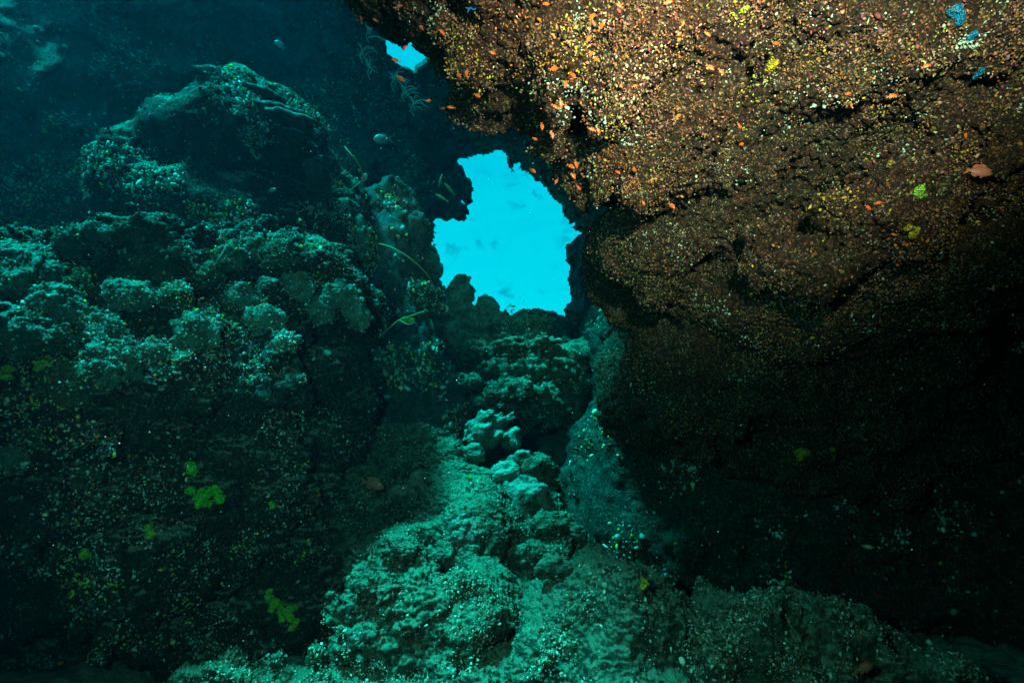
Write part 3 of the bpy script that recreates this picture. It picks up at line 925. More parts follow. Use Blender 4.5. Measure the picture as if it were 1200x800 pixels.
GK = 'rock knobs on the mound and ridge'
kn = [(566, 497, 20, 11, 4.25, 'pale knob of rock with a pointed horn at the top of the mound', [(22, -3, 9, 5, 0), (6, 12, 22, 12, 0)]),
      (598, 515, 14, 13, 4.2, 'rounded rock knob right of the horned knob', []),
      (556, 532, 13, 14, 4.1, 'upright rock knob under the horned knob', []),
      (592, 556, 19, 17, 3.9, 'fat rounded rock knob on the right flank of the mound', []),
      (612, 536, 10, 10, 4.1, 'small rock knob on the outer right edge of the mound', []),
      (618, 578, 24, 20, 3.8, 'wide rock knob low on the right flank of the mound', [(-12, 22, 16, 16, 0)]),
      (490, 562, 13, 12, 3.8, 'round ball-like coral rock left of the mound crest', []),
      (470, 578, 18, 12, 3.7, 'small lumpy rock beside the ball-like coral rock', []),
      (545, 622, 15, 17, 3.2, 'dark-hollowed knob in the centre of the mound', [])]
for px, py, rx, rz, d, lb, ex in kn:
    dh = min(hit(px, py)[0] + 0.04, d + .25)
    head('small_rock', px, py, rx, rz, M_knob, lb, 'rock', d=dh, group=GK, extra=ex, lump_px=8)
GR = 'rubble lumps on the slope up to the window'
for px, py, rx, rz, lb in [
        (560, 412, 17, 11, 'lumpy rubble rock at the top left of the slope'), (600, 405, 15, 9, 'low rubble rock at the top middle of the slope'),
        (638, 402, 14, 9, 'rubble rock at the top right of the slope, under the window'), (582, 432, 16, 11, 'rubble rock in the upper middle of the slope'),
        (622, 430, 18, 11, 'wide rubble rock on the upper right of the slope'), (658, 428, 12, 10, 'rubble rock at the shaded right edge of the slope'),
        (548, 448, 15, 10, 'rubble rock at the left edge of the slope beside the dark recess'), (598, 458, 20, 11, 'long rubble rock across the middle of the slope'),
        (640, 462, 15, 11, 'rubble rock in the right middle of the slope'), (566, 474, 16, 10, 'rubble rock low on the left of the slope'),
        (612, 484, 16, 10, 'rubble rock at the foot of the slope'), (632, 545, 15, 13, 'rubble lump in the dark right of the small knobs'),
        (640, 612, 18, 14, 'rubble lump in the hollow right of the mound'), (610, 650, 16, 13, 'rubble lump between mound and boulder'),
        (648, 665, 18, 12, 'flat rubble lump at the left end of the boulder'), (520, 650, 18, 14, 'rounded lump on the crest of the mound'),
        (470, 640, 20, 14, 'broad lump on the left shoulder of the mound'), (440, 690, 20, 13, 'lump on the lower left of the mound')]:
    head('rubble_rock', px, py, rx, rz, M_floor, lb, 'rock', group=GR, extra=[(rx * 0.7, rz * 0.4, rx * 0.6, rz * 0.7, 0), (-rx * 0.6, rz * 0.5, rx * 0.6, rz * 0.6, 0)], lump_px=7, amp=0.6)
GF = 'coral mounds along the lower edge of the window'
for px, py, rx, rz, d, lb, ex in [
        (541, 340, 15, 17, 7.0, 'tall cauliflower coral mound rising into the lower left of the window', [(-8, 20, 14, 22, 0), (4, 40, 18, 22, 0)]),
        (571, 362, 13, 16, 7.2, 'lower cauliflower coral mound right of the tall one', [(-6, 16, 14, 18, 0), (12, 18, 14, 16, 0)]),
        (506, 303, 8, 16, 7.6, 'small knotty coral on the left rim of the window', [(4, 14, 8, 10, 0)]),
        (600, 384, 14, 9, 7.4, 'flat coral lump at the bottom of the window', []),
        (538, 214, 8, 20, 8.0, 'bulging coral knot on the upper left rim of the window', [(8, 14, 7, 12, 0), (2, 34, 8, 10, 0)]),
        (520, 400, 20, 16, 6.6, 'dim coral shelf under the tall cauliflower mound', [(-10, 10, 14, 10, 0)]),
        (505, 445, 12, 14, 6.0, 'pale coral shelf low in the shade left of the ridge', [])]:
    head('coral_mound', px, py, rx, rz, M_wall if py < 300 else M_knob, lb, 'coral', d=d, group=GF, extra=ex, lump_px=6, amp=0.45)

# ------------------------------------------------------------------ plate corals
M_plate = rock_material('plate_coral', (0.10, 0.12, 0.10), (0.04, 0.05, 0.04), (0.12, 0.1, 0.1), (0.3, 0.35, 0.3), (0.35, 0.45, 0.4), 0.85, bump=1.2)


def plate(px, py, d, rpx, ang, tilt, squash, label, seed):
    """shelf-like half disc with a wavy rim and ringed top, rooted at the rock"""
    r = rpx * d / FPX
    nr, na = 14, 56
    V = []
    th = np.linspace(-PI * 0.62, PI * 0.62, na)
    rim = 1 + 0.10 * np.sin(th * 3 + seed) + 0.06 * np.sin(th * 7 + 2 * seed) + 0.03 * np.sin(th * 17 + seed)
    for side in (1, -1):
        for i in range(nr):
            t = (i + 1) / nr
            rr = r * t * rim
            z = 0.16 * r * t ** 2 + 0.02 * r * np.sin(t * 22 + np.sin(th * 3) + seed) + side * (0.035 * r * (1.2 - t) + 0.012)
            V.append(np.stack([rr * np.cos(th), rr * np.sin(th) * squash, z], 1))
    V = np.concatenate(V)
    F = []
    for s_ in range(2):
        b = s_ * nr * na
        for i in range(nr - 1):
            for j in range(na - 1):
                q = [b + i * na + j, b + (i + 1) * na + j, b + (i + 1) * na + j + 1, b + i * na + j + 1]
                F.append(q if s_ == 0 else q[::-1])
    for j in range(na - 1):
        a, b = (nr - 1) * na + j, nr * na + (nr - 1) * na + j
        F.append([a, b, b + 1, a + 1])
    nrm = Vector(UPV * math.cos(tilt) + FWD * math.sin(tilt))
    X = Vector(RGT * math.cos(ang) + UPV * math.sin(ang))
    X = (X - nrm * X.dot(nrm)).normalized()
    Y = nrm.cross(X)
    M = np.array([X[:], Y[:], nrm[:]])
    V = V @ M
    V = V + (vnoise(V * 20 + seed) * 0.01)[:, None]
    o = link('plate_coral', make_mesh('plate_coral', V, np.array(F)), M_plate, loc=P(px, py, d))
    tag(o, label, 'coral', 'plate corals on the outcrop')


plate(300, 118, 4.35, 30, -0.5, 0.30, 0.7, 'topmost plate coral on the outcrop with a thin bright rim', 1)
plate(318, 140, 4.25, 36, -0.45, 0.25, 0.7, 'long plate coral stacked under the topmost one', 2)
plate(328, 150, 4.22, 38, -0.6, 0.3, 0.7, 'second long plate coral close under the stack', 3)
plate(330, 168, 4.2, 30, -0.6, 0.55, 0.7, 'middle plate coral with a rounded drooping rim', 4)
plate(362, 212, 4.3, 27, -0.2, 0.95, 0.9, 'lowest plate coral, a big half disc with a glowing right rim', 5)
plate(352, 180, 4.4, 22, -0.7, 0.5, 0.9, 'small dark plate coral at the outer edge of the outcrop', 6)
plate(4, 210, 5.0, 24, 0.7, 0.3, 0.5, 'pale plate coral slanting up at the left edge of the far wall', 7)

# ------------------------------------------------------------------ sponges: bright leafy crusts
M_green = sponge_mat('green_sponge', (0.16, 0.95, 0.05))
M_lime = sponge_mat('lime_sponge', (0.5, 0.9, 0.08))
M_yel = sponge_mat('yellow_sponge', (0.75, 0.48, 0.02))
M_blue = sponge_mat('blue_sponge', (0.01, 0.24, 0.48))


def sponge(name, pts, mat, label, group, thick=0.02, seed=0):
    spec = []
    for (px, py, r) in pts:
        d, n = hit(px, py, 3)
        spec.append((px, py, d - 0.004, r * 0.82, r * 0.7, thick))
    rr = min(p[2] for p in pts) * spec[0][2] / FPX
    v, f = rock_surface(spec, h=max(0.0045, rr / 6), k=0.02, lump=0.007, lump_s=0.018, big=0.006, big_s=0.022, crack=0.0, fine=0.004, fine_s=0.012, rough=0.003, keep=False)
    v, f = largest_piece(v, f)
    base = np.array([v[:, 0].mean(), v[:, 1].mean(), v[:, 2].min()])
    o = link(name, make_mesh(name, v - base, f), mat, loc=base)
    tag(o, label, 'sponge', group)


GS = 'bright sponges on the shaded rock'
sponge('green_sponge', [(223, 575, 6), (222, 588, 6), (232, 583, 6), (238, 574, 5), (245, 590, 6), (243, 580, 6), (252, 574, 8), (258, 584, 7), (256, 593, 6), (234, 592, 5)], M_green, 'largest bright green sponge, on the dark lower left face', GS)
sponge('green_sponge', [(223, 544, 6), (224, 548, 6), (225, 552, 6)], M_green, 'small green sponge just above the largest green one', GS)
sponge('green_sponge', [(173, 618, 4), (177, 624, 5), (176, 628, 4)], M_lime, 'tiny green sponge low left of the largest green one', GS)
sponge('green_sponge', [(100, 645, 4), (98, 651, 4), (102, 650, 3)], M_lime, 'tiny pale green sponge furthest left in the deep shade', GS)
sponge('green_sponge', [(316, 692, 5), (314, 700, 5), (320, 704, 6), (327, 708, 6), (318, 714, 5), (330, 718, 6), (337, 714, 5), (344, 712, 5), (340, 724, 6), (346, 728, 5), (342, 736, 5), (330, 726, 4)], M_lime, 'long yellow-green sponge slanting down beside the mound', GS)
sponge('green_sponge', [(318, 590, 3.5), (319, 594, 3)], M_green, 'pea-sized green sponge right of the largest green one', GS)
sponge('green_sponge', [(154, 372, 5), (150, 380, 5), (44, 425, 5), (48, 432, 6)][2:], M_lime, 'lime green sponge under the bright teal coral shelf', GS)
sponge('green_sponge', [(54, 420, 6), (56, 426, 6), (58, 432, 6)], M_lime, 'second lime sponge, right of the one under the coral shelf', GS)
sponge('green_sponge', [(10, 432, 6), (12, 442, 5), (6, 438, 5)], M_lime, 'yellow-lime sponge at the left edge under the coral shelf', GS)
sponge('yellow_sponge', [(940, 522, 5), (944, 530, 6), (938, 536, 5), (939, 529, 5), (934, 530, 4), (946, 517, 3)], M_yel, 'dull yellow sponge patch on the dark right wall', GS)
sponge('yellow_sponge', [(976, 526, 3), (980, 530, 3)], M_yel, 'tiny curled yellow sponge right of the dull yellow patch', GS)
sponge('yellow_sponge', [(753, 680, 4), (755, 685, 4.5), (753, 688, 3.5)], M_yel, 'bright yellow sponge on the boulder front', GS)
sponge('yellow_sponge', [(903, 74, 4), (901, 80, 4), (906, 79, 3)], M_yel, 'bright yellow sponge tuft high on the overhang', GS)
sponge('yellow_sponge', [(1078, 222, 5), (1082, 230, 4), (1075, 227, 4)], M_lime, 'yellow-green tuft near the right shoulder of the overhang', GS)
sponge('yellow_sponge', [(1064, 268, 4), (1070, 275, 5), (1074, 270, 3)], M_yel, 'mustard sponge on the lower right lobe of the overhang', GS)
sponge('yellow_sponge', [(1036, 194, 5), (1042, 192, 4)], M_yel, 'orange-yellow sponge streak on the overhang above the hollow', GS)
sponge('yellow_sponge', [(550, 560, 4), (546, 566, 3), (553, 567, 3)], M_yel, 'small golden sponge on the dark-hollowed knob', GS)
sponge('blue_sponge', [(1116, 12, 5), (1121, 14, 4), (1126, 19, 4), (1128, 24, 4)], M_blue, 'blue sponge streak high at the right of the overhang', GS)
sponge('blue_sponge', [(1137, 42, 3), (1138, 46, 3)], M_blue, 'small blue sponge dot under the blue streak', GS)
sponge('blue_sponge', [(1145, 88, 3.5), (1144, 94, 3.5), (1148, 85, 3)], M_blue, 'blue sponge patch at the dim right side of the overhang', GS)

# ------------------------------------------------------------------ whip and wire corals, hydroids
M_whip = plain('whip_coral', (0.16, 0.20, 0.06), 0.6, 0.2, 60, 0.2)
M_wire = plain('wire_coral', (0.55, 0.6, 0.5), 0.6, 0.2, 60, 0.2)


def tube_mesh(pts, r0, r1, seg=8, sub=6):
    pts = [Vector(p) for p in pts]
    out = []
    for i in range(len(pts) - 1):
        p0 = pts[max(i - 1, 0)]
        p1, p2 = pts[i], pts[i + 1]
        p3 = pts[min(i + 2, len(pts) - 1)]
        for k in range(sub):
            t = k / sub
            out.append(0.5 * ((2 * p1) + (p2 - p0) * t + (2 * p0 - 5 * p1 + 4 * p2 - p3) * t * t + (3 * p1 - p0 - 3 * p2 + p3) * t ** 3))
    out.append(pts[-1])
    n = len(out)
    V, F = [], []
    for i, p in enumerate(out):
        tg = (out[min(i + 1, n - 1)] - out[max(i - 1, 0)]).normalized()
        a = tg.cross(Vector((0.3, 0.2, 0.9))).normalized()
        b = tg.cross(a)
        r = r0 + (r1 - r0) * i / (n - 1)
        for k in range(seg):
            an = 2 * PI * k / seg
            V.append((p + (a * math.cos(an) + b * math.sin(an)) * r)[:])
    for i in range(n - 1):
        for k in range(seg):
            F.append([i * seg + k, i * seg + (k + 1) % seg, (i + 1) * seg + (k + 1) % seg, (i + 1) * seg + k])
    return np.array(V), np.array(F)


def whip(name, pts, r, mat, label, cat='coral', group=None, branches=()):
    ps = [P(*p) for p in pts]
    vs, fs = tube_mesh(ps, r, r * 0.6)
    V, F = [vs], [fs]
    n = len(vs)
    for br in branches:
        v2, f2 = tube_mesh([P(*p) for p in br], r * 0.7, r * 0.35)
        V.append(v2)
        F.append(f2 + n)
        n += len(v2)
    base = np.array(ps[0])
    o = link(name, make_mesh(name, np.concatenate(V) - base, np.concatenate(F)), mat, loc=base)
    tag(o, label, cat, group)
    return o


whip('whip_coral', [(425, 287, 4.9), (445, 286, 4.7), (465, 293, 4.6), (487, 308, 4.6), (505, 328, 4.7), (513, 352, 4.9)], 0.007, M_whip, 'long arching whip coral in front of the window pillar')
whip('whip_coral', [(404, 172, 4.5), (413, 183, 4.45), (422, 196, 4.5), (425, 210, 4.6), (412, 222, 4.6), (402, 234, 4.7)], 0.006, M_whip, 'thin bent whip coral hanging right of the outcrop')
whip('whip_coral', [(405, 236, 4.7), (415, 242, 4.6), (424, 252, 4.6), (427, 262, 4.7)], 0.005, M_whip, 'short thin whip coral above the pale lobed clump')
whip('wire_coral', [(257, 302, 3.1), (263, 292, 3.05), (265, 284, 3.05), (259, 276, 3.0), (260, 268, 3.0)], 0.004, M_wire, 'thin white wire coral curling up from the ledge')
whip('branching_coral', [(436, 402, 4.2), (452, 388, 4.15), (468, 375, 4.1), (482, 370, 4.1), (498, 364, 4.1)], 0.007, M_whip, 'sparse branching coral reaching right from the ledge end',
     branches=[[(468, 375, 4.1), (478, 380, 4.05), (486, 378, 4.05)], [(452, 388, 4.15), (452, 376, 4.1), (446, 368, 4.1)], [(436, 402, 4.2), (425, 408, 4.2), (418, 404, 4.2)]])
sponge('yellow_sponge', [(474, 374, 5), (482, 376, 5), (486, 372, 4)], M_lime, 'yellow-green sponge clinging to the branching coral', GS)
whip('wire_coral', [(295, 165, 4.2), (296, 178, 4.15), (302, 186, 4.1), (306, 182, 4.1)], 0.006, M_whip, 'hooked greenish wire coral on the outcrop face')
whip('wire_coral', [(236, 490, 3.2), (244, 478, 3.1), (247, 466, 3.1), (243, 456, 3.1)], 0.004, M_wire, 'curled wire coral on the shaded ledge face')
GY = 'pale hydroid fans near the small gap of light'
hy = [(432, 38, 'pale hydroid fan high left of the small gap of light'), (434, 82, 'curved pale hydroid left below the small gap of light'),
      (462, 96, 'upper pale hydroid tuft right under the small gap'), (474, 108, 'broad pale hydroid tuft below the small gap'),
      (485, 124, 'lowest pale hydroid tuft, above the window'), (425, 62, 'thin pale hydroid on the wall left of the gap')]
for i, (x, y, lb) in enumerate(hy):
    rr = random.Random(i)
    d0 = 6.2
    main = [(x, y + 12, d0), (x - 3, y + 4, d0 - .05), (x - 1, y - 4, d0 - .08), (x - 6, y - 12, d0 - .05)]
    br = []
    for k in range(9):
        a = rr.uniform(-2.6, 0.3)
        l = rr.uniform(8, 18)
        b0 = (x + rr.uniform(-3, 2), y + rr.uniform(-6, 8), d0 - .06)
        br.append([b0, (b0[0] + l * .5 * math.cos(a), b0[1] + l * .5 * math.sin(a) - 2, d0 - .1), (b0[0] + l * math.cos(a) + 2, b0[1] + l * math.sin(a) + 3, d0 - .1)])
    whip('hydroid', main, 0.005, M_wire, lb, 'hydroid', GY, br)

# ------------------------------------------------------------------ fish
M_orange = plain('orange_fish', (0.62, 0.075, 0.008), 0.4, 0.2, 10, 0.0, 0.5)
M_orange_fin = plain('orange_fin', (0.55, 0.12, 0.02), 0.5, 0.2, 10, 0.0, 0.3)
M_eye = plain('fish_eye', (0.01, 0.01, 0.012), 0.15, 0.0, 10, 0.0, 0.6)
M_red = plain('red_fish', (0.42, 0.10, 0.06), 0.4, 0.3, 6, 0.0, 0.5)
M_grey = plain('grey_fish', (0.16, 0.20, 0.20), 0.4, 0.3, 6, 0.0, 0.5)
M_yf = plain('yellow_green_fish', (0.35, 0.42, 0.16), 0.4, 0.3, 6, 0.0, 0.5)
M_blk = plain('dark_fish', (0.03, 0.035, 0.035), 0.4, 0.3, 6, 0.0, 0.5)
M_bluef = plain('blue_fish', (0.02, 0.08, 0.22), 0.4, 0.3, 6, 0.0, 0.5)


def fish_meshes(depth, width, fork=0.5, spiky=0.5):
    """unit-length fish, nose at +x; returns body, tail, dorsal, anal, pelvic, eye meshes"""
    xs = np.array([0.5, 0.485, 0.45, 0.38, 0.28, 0.15, 0.0, -0.13, -0.22, -0.28, -0.31])
    hs = np.array([0.02, 0.18, 0.42, 0.72, 0.93, 1.0, 0.9, 0.62, 0.36, 0.24, 0.24]) * depth / 2
    ws = np.array([0.02, 0.22, 0.5, 0.85, 1.0, 0.95, 0.75, 0.45, 0.22, 0.12, 0.08]) * width / 2
    seg = 14
    V, F = [], []
    for x, h, w_ in zip(xs, hs, ws):
        for k in range(seg):
            a = 2 * PI * k / seg
            V.append((x, w_ * math.cos(a), h * math.sin(a) + (0.03 * depth if x < 0.4 else -0.03 * depth)))
    for i in range(len(xs) - 1):
        for k in range(seg):
            F.append([i * seg + k, (i + 1) * seg + k, (i + 1) * seg + (k + 1) % seg, i * seg + (k + 1) % seg])
    body = make_mesh('body', V, [np.array(F), np.array([list(range(seg))]), np.array([list(range((len(xs) - 1) * seg, len(xs) * seg))[::-1]])])

    def fin(outline, t=0.008):
        n = len(outline)
        v = [(x, t, z) for x, z in outline] + [(x, -t, z) for x, z in outline]
        bmx = bmesh.new()
        vv = [bmx.verts.new(p) for p in v]
        bmx.faces.new(vv[:n])
        bmx.faces.new(vv[n:][::-1])
        for i in range(n):
            j = (i + 1) % n
            bmx.faces.new([vv[i], vv[i + n], vv[j + n], vv[j]])
        bmesh.ops.recalc_face_normals(bmx, faces=bmx.faces)
        m = bpy.data.meshes.new('fin')
        bmx.to_mesh(m)
        return m
    D = depth / 2
    tail = fin([(-0.29, 0.10 * D * 2), (-0.36, 0.55 * D), (-0.50, 0.95 * D), (-0.42, 0.3 * D), (-0.41 + 0.05 * (1 - fork), 0), (-0.42, -0.3 * D), (-0.50, -0.95 * D), (-0.36, -0.55 * D), (-0.29, -0.10 * D * 2)])
    dors = fin([(0.27, 0.93 * D), (0.22, 1.35 * D), (0.1, 1.45 * D), (0.0, 1.3 * D), (-0.08, 1.35 * D), (-0.2, 1.0 * D), (-0.2, 0.36 * D), (0.0, 0.85 * D)])
    anal = fin([(0.0, -0.85 * D), (-0.06, -1.1 * D), (-0.15, -0.95 * D), (-0.22, -0.6 * D), (-0.2, -0.36 * D)])
    pel = fin([(0.22, -0.9 * D), (0.12, -1.2 * D), (0.10, -1.05 * D), (0.12, -0.9 * D)])
    bme = bmesh.new()
    bmesh.ops.create_icosphere(bme, subdivisions=2, radius=0.028)
    eye = bpy.data.meshes.new('eye')
    bme.to_mesh(eye)
    for p in eye.polygons:
        p.use_smooth = True
    return body, tail, dors, anal, pel, eye, width


def make_fish(name, meshes, mb, mf):
    body, tail, dors, anal, pel, eye, wd = [m.copy() if hasattr(m, 'copy') else m for m in meshes]
    root = bpy.data.objects.new(name, None)
    COL.objects.link(root)
    for nm_, me_, mt in (('body', body, mb), ('tail_fin', tail, mf), ('dorsal_fin', dors, mf), ('anal_fin', anal, mf), ('pelvic_fin', pel, mf)):
        link(nm_, me_, mt, root)
    for s_ in (1, -1):
        e = bpy.data.objects.new('eye', eye)
        COL.objects.link(e)
        e.parent = root
        e.location = (0.40, s_ * wd * 0.40, 0.02)
    eye.materials.append(M_eye)
    return root


USED = set()


def place_fish(proto, px, py, len_px, ang, label, cat='fish', group=None, yaw=0.3, d=None, gap=0.15, roll=0.0):
    """ang: direction the nose points, degrees in the picture, 0 = right, 90 = up"""
    if proto not in USED:
        r = proto
        USED.add(proto)
    else:
        r = proto.copy()
        COL.objects.link(r)
        for ch in [c for c in proto.children]:
            k = ch.copy()
            COL.objects.link(k)
            k.parent = r
    if d is None:
        d = hit(px, py, 8)[0] - gap
    a = math.radians(ang)
    X = Vector((RGT * math.cos(a) + UPV * math.sin(a)) * math.cos(yaw) - FWD * math.sin(yaw)).normalized()
    ref = Vector(UPV) if abs(math.sin(a)) < 0.85 else Vector(RGT * (-1 if math.cos(a) >= 0 else 1) * math.copysign(1, math.sin(a)) + UPV * 0.3)
    Z = (ref - X * ref.dot(X)).normalized()
    Y = Z.cross(X)
    L = len_px * d / FPX / max(math.cos(yaw), 0.3)
    M = Matrix((X, Y, Z)).transposed().to_4x4()
    r.matrix_world = Matrix.Translation(Vector(P(px, py, d))) @ M @ Matrix.Rotation(roll, 4, 'X') @ Matrix.Scale(L, 4)
    tag(r, label, cat, group)
    return r


anth = make_fish('orange_fish', fish_meshes(0.30, 0.17), M_orange, M_orange_fin)
GA = 'small orange fish swarming round the overhang'
ANTH = [
    (423, 22, 8, 100, 'tiny orange fish nose-up beside the far left tip of the overhang'), (440, 24, 9, 160, 'orange fish drifting left under the overhang tip'),
    (467, 8, 11, 10, 'orange fish against the top edge above the small gap'), (494, 33, 11, 130, 'orange fish just right of the small gap on the dark rock edge'),
    (519, 39, 12, 140, 'plump orange fish in front of the pale patch near the overhang tip'), (464, 71, 12, 170, 'orange fish crossing the lower side of the small gap'),
    (474, 56, 10, 40, 'orange fish over the rock lip at the small gap'), (469, 92, 15, -40, 'rust-orange fish nose-down just below the small gap'),
    (538, 89, 11, 130, 'left fish of the upright pair above the dark hollow'), (547, 86, 12, 85, 'right fish of the upright pair, pointing straight up'),
    (559, 112, 11, -35, 'orange fish nose-down at the dark edge above the window'), (518, 127, 8, 180, 'tiny orange fish left of the bright round one over blue water'),
    (529, 126, 12, 175, 'round orange fish alone over the blue haze above the window'), (502, 118, 8, 20, 'faint orange fish in the blue haze under the overhang edge'),
    (694, 20, 15, 60, 'long red-orange fish at the top of the dark crack'), (705, 31, 14, 50, 'orange fish inside the top of the dark crack'),
    (690, 46, 14, 55, 'red fish rising left of the dark crack'), (726, 7, 12, 150, 'curved orange fish at the top edge right of the crack'),
    (693, 63, 10, 50, 'small orange fish in the middle of the dark crack'), (699, 70, 11, -35, 'orange fish right of the crack pointing down'),
    (671, 88, 13, -60, 'orange fish nose-down left of the crack'), (663, 99, 12, 80, 'red-orange fish upright beside the lower crack'),
    (657, 121, 13, -80, 'orange fish hanging nose-down at the foot of the crack'), (650, 125, 11, -30, 'orange fish left of the one at the foot of the crack'),
    (649, 81, 14, 25, 'orange fish gliding right over the pink rock left of the crack'), (744, 101, 9, 20, 'small orange fish over the bright pink boss'),
    (635, 148, 12, -85, 'orange fish pointing straight down above the dark hollow lip'), (647, 158, 12, -75, 'yellow-orange fish inside the dark hollow'),
    (627, 163, 9, -30, 'tiny orange fish at the left of the dark hollow'), (624, 200, 11, -40, 'orange fish alone beside the upper right rim of the window'),
    (669, 195, 13, -30, 'orange fish left of a close trio under the overhang'), (675, 192, 12, -70, 'middle orange fish of the close trio under the overhang'),
    (671, 205, 14, -55, 'lowest and brightest fish of the close trio under the overhang'), (678, 220, 9, -35, 'small yellow-orange fish below the close trio'),
    (652, 213, 9, 60, 'small orange fish climbing right of the window rim'), (754, 238, 8, -60, 'small orange fish in shade under the middle of the overhang'),
    (787, 241, 12, -50, 'orange fish in the shade left of the big crevice'), (795, 136, 10, 30, 'small red fish in front of the pale patch mid overhang'),
    (694, 152, 12, 160, 'left one of two red-orange fish side by side on the overhang'), (701, 153, 10, -60, 'right one of two red-orange fish side by side on the overhang'),
    (724, 202, 8, -40, 'tiny orange fish just under the speckled lower lip'), (577, 62, 10, -10, 'small red-orange fish on the leftmost boss'),
    (640, 5, 10, 10, 'orange fish touching the top edge left of the crack'), (783, 3, 13, 10, 'red fish touching the top edge over the middle'),
    (829, 40, 11, -30, 'orange-red fish high up in the centre right of the overhang'), (832, 79, 14, -35, 'upper fish of a slanting pair in the middle of the overhang'),
    (845, 84, 12, -40, 'lower fish of a slanting pair in the middle of the overhang'), (909, 51, 11, 10, 'orange fish left of the brightest yellow patch'),
    (1045, 113, 14, 5, 'orange fish by the thin dark slit on the right'), (1132, 159, 11, 65, 'orange fish on the dim right side above the red fish'),
    (1085, 78, 10, 10, 'small orange fish at the fading right part'), (1017, 243, 12, -35, 'orange fish in the dark hollow on the lower right lobe'),
    (1029, 238, 11, 10, 'red-orange fish right of the fish in the hollow'), (994, 110, 9, 15, 'tiny orange fish near the round dark hole'),
    (866, 147, 10, -45, 'small red fish on the shaded centre of the overhang'), (869, 169, 9, 20, 'small red fish below the other one in the shaded centre'),
    (129, 234, 7, 0, 'tiny orange fish in the dark left of the coral heads'), (157, 230, 9, 20, 'orange fish above the knobbly coral head'),
    (159, 251, 9, 25, 'orange fish touching the top of the knobbly coral head'), (213, 264, 9, 5, 'orange fish in the dark right of the knobbly coral head'),
    (236, 350, 8, 20, 'orange fish over the ledge crest between coral heads'), (129, 347, 7, 30, 'tiny orange fish on the ledge under the mushroom coral'),
    (195, 302, 8, 20, 'orange fish at the right flank of the knobbly coral head'), (72, 342, 6, 10, 'tiny orange fish over the teal coral head on the left'),
]
rf = random.Random(5)
for px, py, L, a, lb in ANTH:
    place_fish(anth, px, py, L * 0.88, a, lb, 'fish', GA, yaw=rf.uniform(-0.5, 0.5), gap=rf.uniform(0.08, 0.25))

squir = make_fish('red_fish', fish_meshes(0.40, 0.2), M_red, M_red)
place_fish(squir, 1146, 201, 30, -12, 'red big-eyed fish hovering in the shade at the right of the overhang', yaw=0.2, d=2.2)
place_fish(squir, 277, 98, 24, -30, 'reddish fish at the very top of the outcrop beside the plate coral', yaw=0.2, d=4.3)
place_fish(squir, 241, 130, 26, -25, 'faint reddish fish on the left shoulder of the outcrop', yaw=0.2, d=4.2)
place_fish(squir, 319, 223, 12, 5, 'small blurred pinkish fish low on the outcrop face', yaw=0.2, d=4.1)
place_fish(squir, 363, 244, 14, 0, 'round reddish fish below the lowest plate coral', yaw=0.2, d=4.3)
place_fish(squir, 1012, 783, 26, 10, 'reddish fish resting before the boulder at the bottom right', yaw=-0.2, gap=0.12)
place_fish(squir, 436, 567, 30, -12, 'dark red fish lying low on the left of the mound', yaw=0.2, gap=0.10)
gf = make_fish('grey_fish', fish_meshes(0.48, 0.16), M_grey, M_grey)
place_fish(gf, 449, 163, 22, 185, 'pale oval fish in the blue haze left of the window', yaw=0.2, d=5.4)
place_fish(gf, 60, 147, 18, 10, 'grey fish in the blue haze on the far left wall', yaw=0.2, d=5.0)
place_fish(gf, 12, 163, 12, 0, 'small grey fish at the left edge of the haze', yaw=0.2, d=5.0)
place_fish(gf, 328, 53, 14, 140, 'grey fish high in the haze between outcrop and overhang', yaw=0.2, d=5.0)
place_fish(gf, 427, 209, 12, 60, 'small pale fish nose-up right of the bent whip coral', yaw=0.2, d=4.8)
slim = make_fish('slender_fish', fish_meshes(0.17, 0.1), M_yf, M_yf)
GSl = 'slender yellow-green fish left of the window'
place_fish(slim, 516, 212, 15, 70, 'uppermost slender greenish fish at the left of the window', 'fish', GSl, yaw=0.2, d=5.6)
place_fish(slim, 527, 222, 19, 132, 'middle slender greenish fish touching the left rim of the window', 'fish', GSl, yaw=0.2, d=5.6)
place_fish(slim, 518, 232, 17, 152, 'lowest slender greenish fish at the left of the window', 'fish', GSl, yaw=0.2, d=5.5)
dk = make_fish('dark_fish', fish_meshes(0.26, 0.16), M_blk, M_blk)
place_fish(dk, 550, 217, 17, 92, 'dark fish silhouette standing upright inside the window', yaw=0.2, d=6.5)
place_fish(dk, 598, 193, 20, 110, 'dark fish cutting across the top rim of the window', yaw=0.1, d=5.5)
place_fish(dk, 601, 359, 7, 5, 'tiny black fish near the bottom of the window', yaw=0.1, d=7.5)
place_fish(dk, 566, 162, 16, 85, 'brownish fish hanging in the haze just above the window', yaw=0.4, d=5.0)
bf = make_fish('blue_fish', fish_meshes(0.34, 0.16), M_bluef, M_bluef)
place_fish(bf, 557, 7, 24, 20, 'blue-striped fish at the top edge of the overhang', yaw=0.2, d=2.1)

# ------------------------------------------------------------------ drifting specks
n = 520
q = np.stack([RNG.uniform(0, 1200, n), RNG.uniform(0, 800, n), RNG.uniform(1.2, 4.5, n)], 1)
V = []
for px, py, d in q:
    V.append(ICO_V * RNG.uniform(0.0006, 0.0020) * (0.5 + d / 4) + P(px, py, d))
V = np.concatenate(V)
F = (ICO_F[None] + (np.arange(n) * len(ICO_V))[:, None, None]).reshape(-1, 3)
tag(link('drifting_particles', make_mesh('drifting_particles', V, F), plain('speck', (0.7, 0.75, 0.7), 0.6, 0, 10, 0)), 'white specks drifting in the water', kind='stuff')
# ------------------------------------------------------------------ water, air, light
SURF = 7.0


